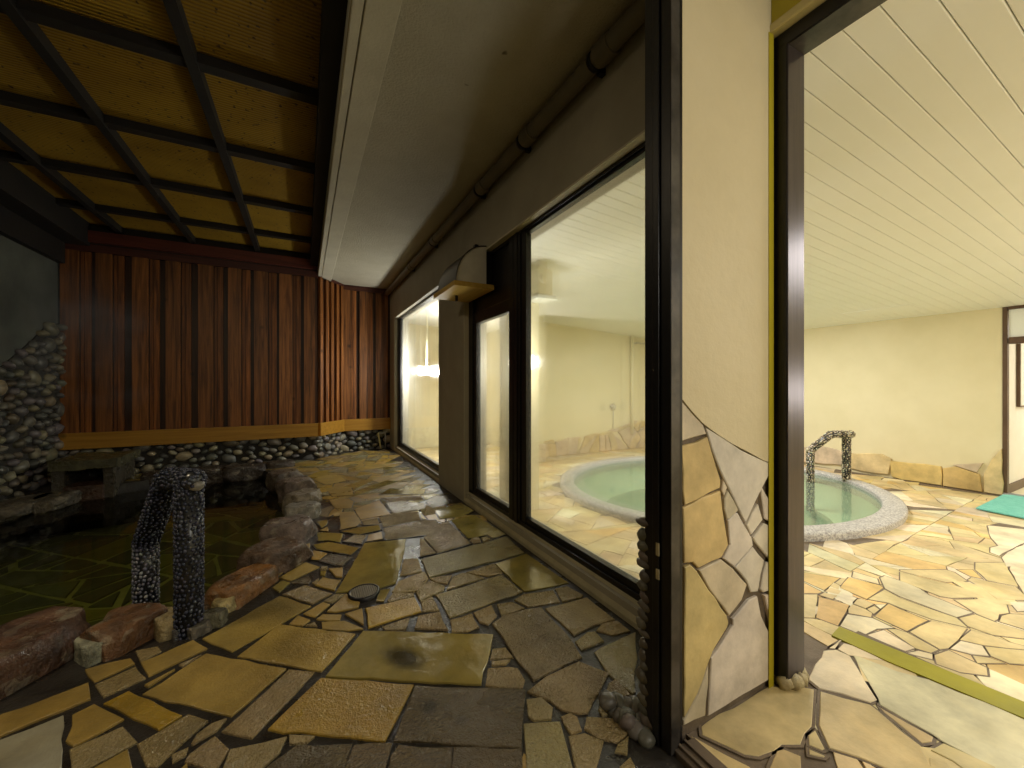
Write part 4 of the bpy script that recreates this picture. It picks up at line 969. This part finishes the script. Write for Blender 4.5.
# standpipe tap against the far cobbles
ty=6.40; tx=1.07
t=thing('garden_tap',(tx,ty,0),'small standpipe tap with a hanging yellow hose by the far cobbles','tap')
b=MB(); b.tube([(tx+.05,ty,0),(tx+.05,ty,.255)],.011,10); b.tube([(tx+.05,ty,.25),(tx-.06,ty,.25)],.012,10); b.build('standpipe',M['steel'],t)
b=MB(); b.box((tx+.02,ty-.01,.262),(tx+.08,ty+.01,.272),bev=.003); b.tube([(tx+.05,ty,.25),(tx+.05,ty,.265)],.006,8); b.build('tap_handle',M['steel'],t)
b=MB(); b.tube([(tx-.055,ty,.26),(tx-.05,ty-.01,.2),(tx-.035,ty-.02,.1),(tx-.02,ty-.03,.01)],.012,10,(1,1,1)); b.build('hose',M['ochre_light'],t)

# ---- inside the bath-room
# square column near the windows with the lamp on it
struct(box('column', (1.66,3.12,ZI),(1.92,3.42,2.2), M['cream']))
def wall_lamp(c, back, lab):
    c=Vector(c); back=Vector(back); d=(back-c).normalized()
    t=thing('wall_lamp',tuple(c),lab,'lamp','round lamps in the bath-room')
    b=MB(); b.blob(c,((.055,0,0),(0,.055,0),(0,0,.055)),3,(1,1,1),0); b.build('globe',M['bulb'],t)
    b=MB(); b.tube([c+d*.05,back-d*.012],.014,12); b.tube([back-d*.012,back],.045,20); b.build('bracket',M['cream'],t)
    return t
wall_lamp((1.63,2.95,1.19),(1.69,3.12,1.19),'glowing round wall lamp behind the dark mullion between the two near windows')
wall_lamp((1.60,5.75,1.22),(1.60,5.75,zceil(1.6)),'glowing round lamp on a ceiling rod, seen through the far window')
# ceiling-hung duct box next to the column
t=thing('ceiling_unit',(1.9,3.0,1.75),'cream air unit with a pale bottom tray under the ceiling by the near window','air unit')
b=MB(); b.box((1.80,2.94,1.79),(1.96,3.12,2.03),bev=.02); b.box((1.84,2.98,2.02),(1.92,3.10,zceil(1.9))); b.build('casing',M['cream'],t)
b=MB(); b.box((1.79,2.92,1.755),(1.99,3.12,1.79),bev=.008); b.build('tray',M['frosted'],t)
b=MB(); b.tube([(1.86,2.90,1.93),(1.86,2.95,1.93)],.045,20); b.build('outlet',M['cream'],t)
# wall valve and pipe on the end wall
x,z=onY(613,407,YE-.02)
t=thing('wall_valve',(x,YE,z),'round chrome valve on the yellow end wall above the bath','valve')
b=MB(); b.tube([(x,YE,z),(x,YE-.03,z)],.065,24); b.build('flange',M['chrome'],t)
b=MB(); b.tube([(x,YE-.03,z),(x,YE-.07,z)],.03,16); b.build('knob',M['steel'],t)
b=MB(); b.tube([(x+.01,YE-.02,z-.05),(x+.012,YE-.015,z-.2),(x+.005,YE-.012,z-.42)],.006,8); b.build('cord',M['steel'],t)
x,_=onY(632,400,YE-.04)
t=thing('water_pipe',(x,YE-.04,0),'thin cream riser pipe on the yellow end wall right of the round valve','pipe')
b=MB(); b.tube([(x,YE-.045,.12),(x,YE-.045,zceil(x))],.03,14); b.build('riser',M['cream'],t)
b=MB(); b.tube([(x,YE-.045,1.76),(x+.3,YE-.045,1.76)],.016,12); b.tube([(x+.1,YE-.05,1.76),(x+.1,YE-.09,1.76)],.02,12); b.build('branch',M['steel'],t)
# dado stones
r=random.Random(6)
mb=MB()
for c,p in traced(DADO, lambda a,b: onX(a,b,XB-.02)):
    p=[(a,max(z,ZI+.004)) for a,z in p]
    stone(mb,p,lambda u,v,w:(XB-w,u,v),vary(COLD[c],r,.05),(.2,.6),r,h=.03,base=-.01,bev=.006,step=.1,j=.006,tilt=0.)
SD=dict(q=(.2,.6),y=(.2,.6),o=(.2,.6))
for q in cells((3.25,ZI-.01,YE,.32),.1,.05,.14,.004,r):
    if not all(a[0]<YE and a[0]>3.2 for a in q): continue
    stone(mb,q,lambda u,v,w:(XB-w,u,v),vary(COLD[r.choice('qyo')],r,.06),(.2,.6),r,h=.03,base=-.01,bev=.006,step=.1,j=.008,tilt=0.)
q=mb.build('dado',[M['flag_in']],wall_side); q['kind']='structure'
mb=MB()
xs=[3.17,3.6,4.1,4.6,5.0,5.3,5.6,XB]; zt_=[.10,.12,.13,.17,.26,.38,.32,.30]
def ztop(x):
    for i in range(len(xs)-1):
        if xs[i]<=x<=xs[i+1]: return zt_[i]+(zt_[i+1]-zt_[i])*(x-xs[i])/(xs[i+1]-xs[i])
    return zt_[-1]
for q in cells((3.17,ZI,XB,.5),.05,.03,.10,.004,r):
    q=[(a[0],min(a[1],ztop(a[0])+r.uniform(-.01,.01))) for a in q]
    if area(q)<.004: continue
    stone(mb,q,lambda u,v,w:(u,YE-w,v),vary(COLD[r.choice('qqyo')],r,.06),(.2,.6),r,h=.03,base=-.01,bev=.006,step=.1,j=.008,tilt=0.)
for q in cells((2.84,ZI,3.2,.12),.05,.02,.05,.004,r):
    stone(mb,q,lambda u,v,w:(u,5.02-w,v),vary(COLD[r.choice('qqyo')],r,.06),(.2,.6),r,h=.03,base=-.01,bev=.006,step=.1,j=.004,tilt=0.)
q=mb.build('dado',[M['flag_in']],bpy.data.objects['wall_back']); q['kind']='structure'

# doorway at the right end with its frame, transom light and the corridor behind
zc=zceil(XB)
b=MB(); b.box((XB-.01,1.235,ZI),(XB+.05,1.268,zc)); b.box((XB-.02,.25,1.425),(XB+.06,1.225,1.492)); b.box((XB-.02,.25,zc-.03),(XB+.06,1.23,zc)); b.box((XB-.02,.25,ZI),(XB+.06,.29,zc))
d=struct(b.build('door_3',M['brownframe']))
b=MB(); b.box((XB+.01,.29,1.49),(XB+.02,1.228,zc-.028)); q=b.build('transom_light',M['frosted'],d); q['kind']='structure'
b=MB(); b.box((XB-.04,.25,ZI-.0),(XB+.08,1.262,ZI+.02),bev=.004); b.box((XB-.02,.25,ZI+.02),(XB-.005,1.262,ZI+.03)); b.box((XB+.03,.25,ZI+.02),(XB+.045,1.262,ZI+.03)); q=b.build('sill_track',M['steel'],d); q['kind']='structure'
struct(box('floor',(XB+.06,-.6,ZI-.1),(9.2,1.26,ZI+.01),M['cream'])); 
b=MB(); b.box((XB+.14,1.26,ZI-.1),(9.3,1.4,2.2)); b.box((9.2,-.6,ZI-.1),(9.3,1.4,2.2)); b.box((XB+.14,-.7,ZI-.1),(9.3,-.6,2.2)); struct(b.build('wall_corridor',M['white']))
struct(box('ceiling',(XB+.1,-.7,zc+.02),(9.3,1.4,zc+.1),M['frosted'])); struct(box('baseboard_corridor',(XB+.1,1.245,ZI+.01),(9.2,1.262,ZI+.10),M['brownframe']))
x,z=onY(1019,407,1.24); 
t=thing('notice_board',(x,1.25,z),'white board with a thin brown edge on the corridor wall beyond the right doorway','board')
b=MB(); b.box((x,1.232,z),(x+1.1,1.258,z+.78)); b.build('frame',M['brownframe'],t)
b=MB(); b.box((x+.014,1.228,z+.014),(x+1.086,1.236,z+.766)); b.build('face',M['white'],t)
P=[fl(976,510,ZI),fl(1003,496.5,ZI),fl(1078,500,ZI),fl(1078,531,ZI)]
mb=MB(); mb.prism(P,ZI+.011,ZI+.022); tag(mb.build('floor_mat',M['teal']),'teal green floor mat in front of the right doorway','mat')
# ceiling hatch line near the side wall
q=[onX(912,309,XB-.35)[0],onX(972,304,XB-.35)[0]]
mb=MB(); y0,y1=sorted((1.75,2.35)); xa,xb=XB-.75,XB-.42
mb.add([(xa,y0,zceil(xa)-.004),(xb,y0,zceil(xb)-.004),(xb,y1,zceil(xb)-.004),(xa,y1,zceil(xa)-.004),(xa,y0,zceil(xa)+.01),(xb,y0,zceil(xb)+.01),(xb,y1,zceil(xb)+.01),(xa,y1,zceil(xa)+.01)],[(0,1,2,3),(0,4,5,1),(1,5,6,2),(2,6,7,3),(3,7,4,0)])
tag(mb.build('ceiling_vent',M['ceil_board']),'thin white vent panel in the ceiling near the right wall','vent')

# faint steam rising off the hot pool against the left wall
m,n,out=nt('steam'); pv=N(n,'ShaderNodeVolumePrincipled'); pv.inputs['Color'].default_value=(.85,.88,.92,1); pv.inputs['Anisotropy'].default_value=.1
tc=N(n,'ShaderNodeTexCoord'); nz=N(n,'ShaderNodeTexNoise',Scale=1.3,Detail=3.); n.links.new(tc.outputs['Object'],nz.inputs['Vector'])
mr=N(n,'ShaderNodeMapRange'); mr.inputs[1].default_value=.45; mr.inputs[2].default_value=.75; mr.inputs[3].default_value=0.; mr.inputs[4].default_value=1.4
n.links.new(nz.outputs['Fac'],mr.inputs[0])
ln=N(n,'ShaderNodeVectorMath',operation='LENGTH'); sb=N(n,'ShaderNodeVectorMath',operation='MULTIPLY_ADD'); sb.inputs[1].default_value=(1/.6,1/.9,1/.8); sb.inputs[2].default_value=(1.8/.6,-5.0/.9,-1.35/.8)
n.links.new(tc.outputs['Object'],sb.inputs[0]); n.links.new(sb.outputs[0],ln.inputs[0])
fo=N(n,'ShaderNodeMapRange'); fo.inputs[1].default_value=1.; fo.inputs[2].default_value=.3; fo.inputs[3].default_value=0.; fo.inputs[4].default_value=1.
n.links.new(ln.outputs['Value'],fo.inputs[0]); mu=N(n,'ShaderNodeMath',operation='MULTIPLY'); n.links.new(mr.outputs[0],mu.inputs[0]); n.links.new(fo.outputs[0],mu.inputs[1])
n.links.new(mu.outputs[0],pv.inputs['Density']); n.links.new(pv.outputs[0],out.inputs['Volume'])
st=MB(); st.blob((-1.74,5.0,1.35),((.46,0,0),(0,.9,0),(0,0,.95)),3,(1,1,1),0); st=tag(st.build('steam',m),'faint steam drifting up over the pool by the left wall','steam'); st['kind']='stuff'

# ------------------------------------------------------------------ light
def light(name, kind, loc, e, col=(1,.93,.78), size=.3, rot=None, size_y=None, spread=None):
    l=bpy.data.lights.new(name,kind); l.energy=e; l.color=col
    if kind=='AREA':
        l.size=size
        if size_y: l.shape='RECTANGLE'; l.size_y=size_y
        if spread: l.spread=spread
    elif kind=='POINT': l.shadow_soft_size=size
    o=bpy.data.objects.new(name,l); C.objects.link(o); o.location=loc
    if rot: o.rotation_euler=rot
    return o
def aim(o, p): o.rotation_euler=(Vector(p)-o.location).to_track_quat('-Z','Y').to_euler(); return o
light('lamp_column','POINT',(1.60,2.80,1.19),9,(1,.95,.86),.05)
light('lamp_far','POINT',(1.56,5.62,1.20),100,(1,.97,.93),.05)
light('bath_fill_light','AREA',(3.6,.0,1.93),39,(1,.985,.96),1.6,size_y=.8)  # this and the next: unseen fill lights added to brighten the bath-room
light('bath_fill_light','AREA',(4.6,3.0,1.90),60,(1,.985,.96),.8)
light('mirror_lamp','POINT',(4.6,-.83,.93),27,(1,.975,.93),.12)
light('corridor_lamp','AREA',(7.8,.4,1.75),30,(1,.95,.88),.8)
aim(light('entrance_lamp','AREA',(1.2,-1.45,1.9),20,(1,.96,.84),.5),(1.2,.8,.6))
aim(light('yard_lamp','AREA',(-.6,-1.3,2.35),2.6,(1,.84,.58),.5),(-.7,2.5,0))
light('pool_fill_light','AREA',(-1.5,1.9,2.66),19,(1,.83,.55),.35)  # unseen light, added to brighten the pool and the yard walls
w=bpy.data.worlds.new('night'); bpy.context.scene.world=w; w.use_nodes=True
w.node_tree.nodes['Background'].inputs[0].default_value=(.05,.055,.07,1); w.node_tree.nodes['Background'].inputs[1].default_value=.05

# ------------------------------------------------------------------ camera and view
cd=bpy.data.cameras.new('camera'); cam=bpy.data.objects.new('camera',cd); C.objects.link(cam)
cam.location=(0,0,1); cam.rotation_euler=(math.pi/2,0,-math.atan2(S_,C_)); cd.sensor_width=36; cd.lens=36*F_/1024; cd.shift_y=1/1024; cd.clip_start=.02
sc=bpy.context.scene; sc.camera=cam
vs=sc.view_settings; vs.view_transform='Standard'; vs.look='None'; vs.exposure=0.; vs.gamma=1.; vs.use_curve_mapping=False
sc.cycles.max_bounces=10; sc.cycles.diffuse_bounces=5; sc.cycles.glossy_bounces=4; sc.cycles.transmission_bounces=8; sc.cycles.transparent_max_bounces=12
sc.cycles.caustics_reflective=False; sc.cycles.caustics_refractive=False; sc.cycles.sample_clamp_indirect=6.; sc.cycles.use_denoising=True
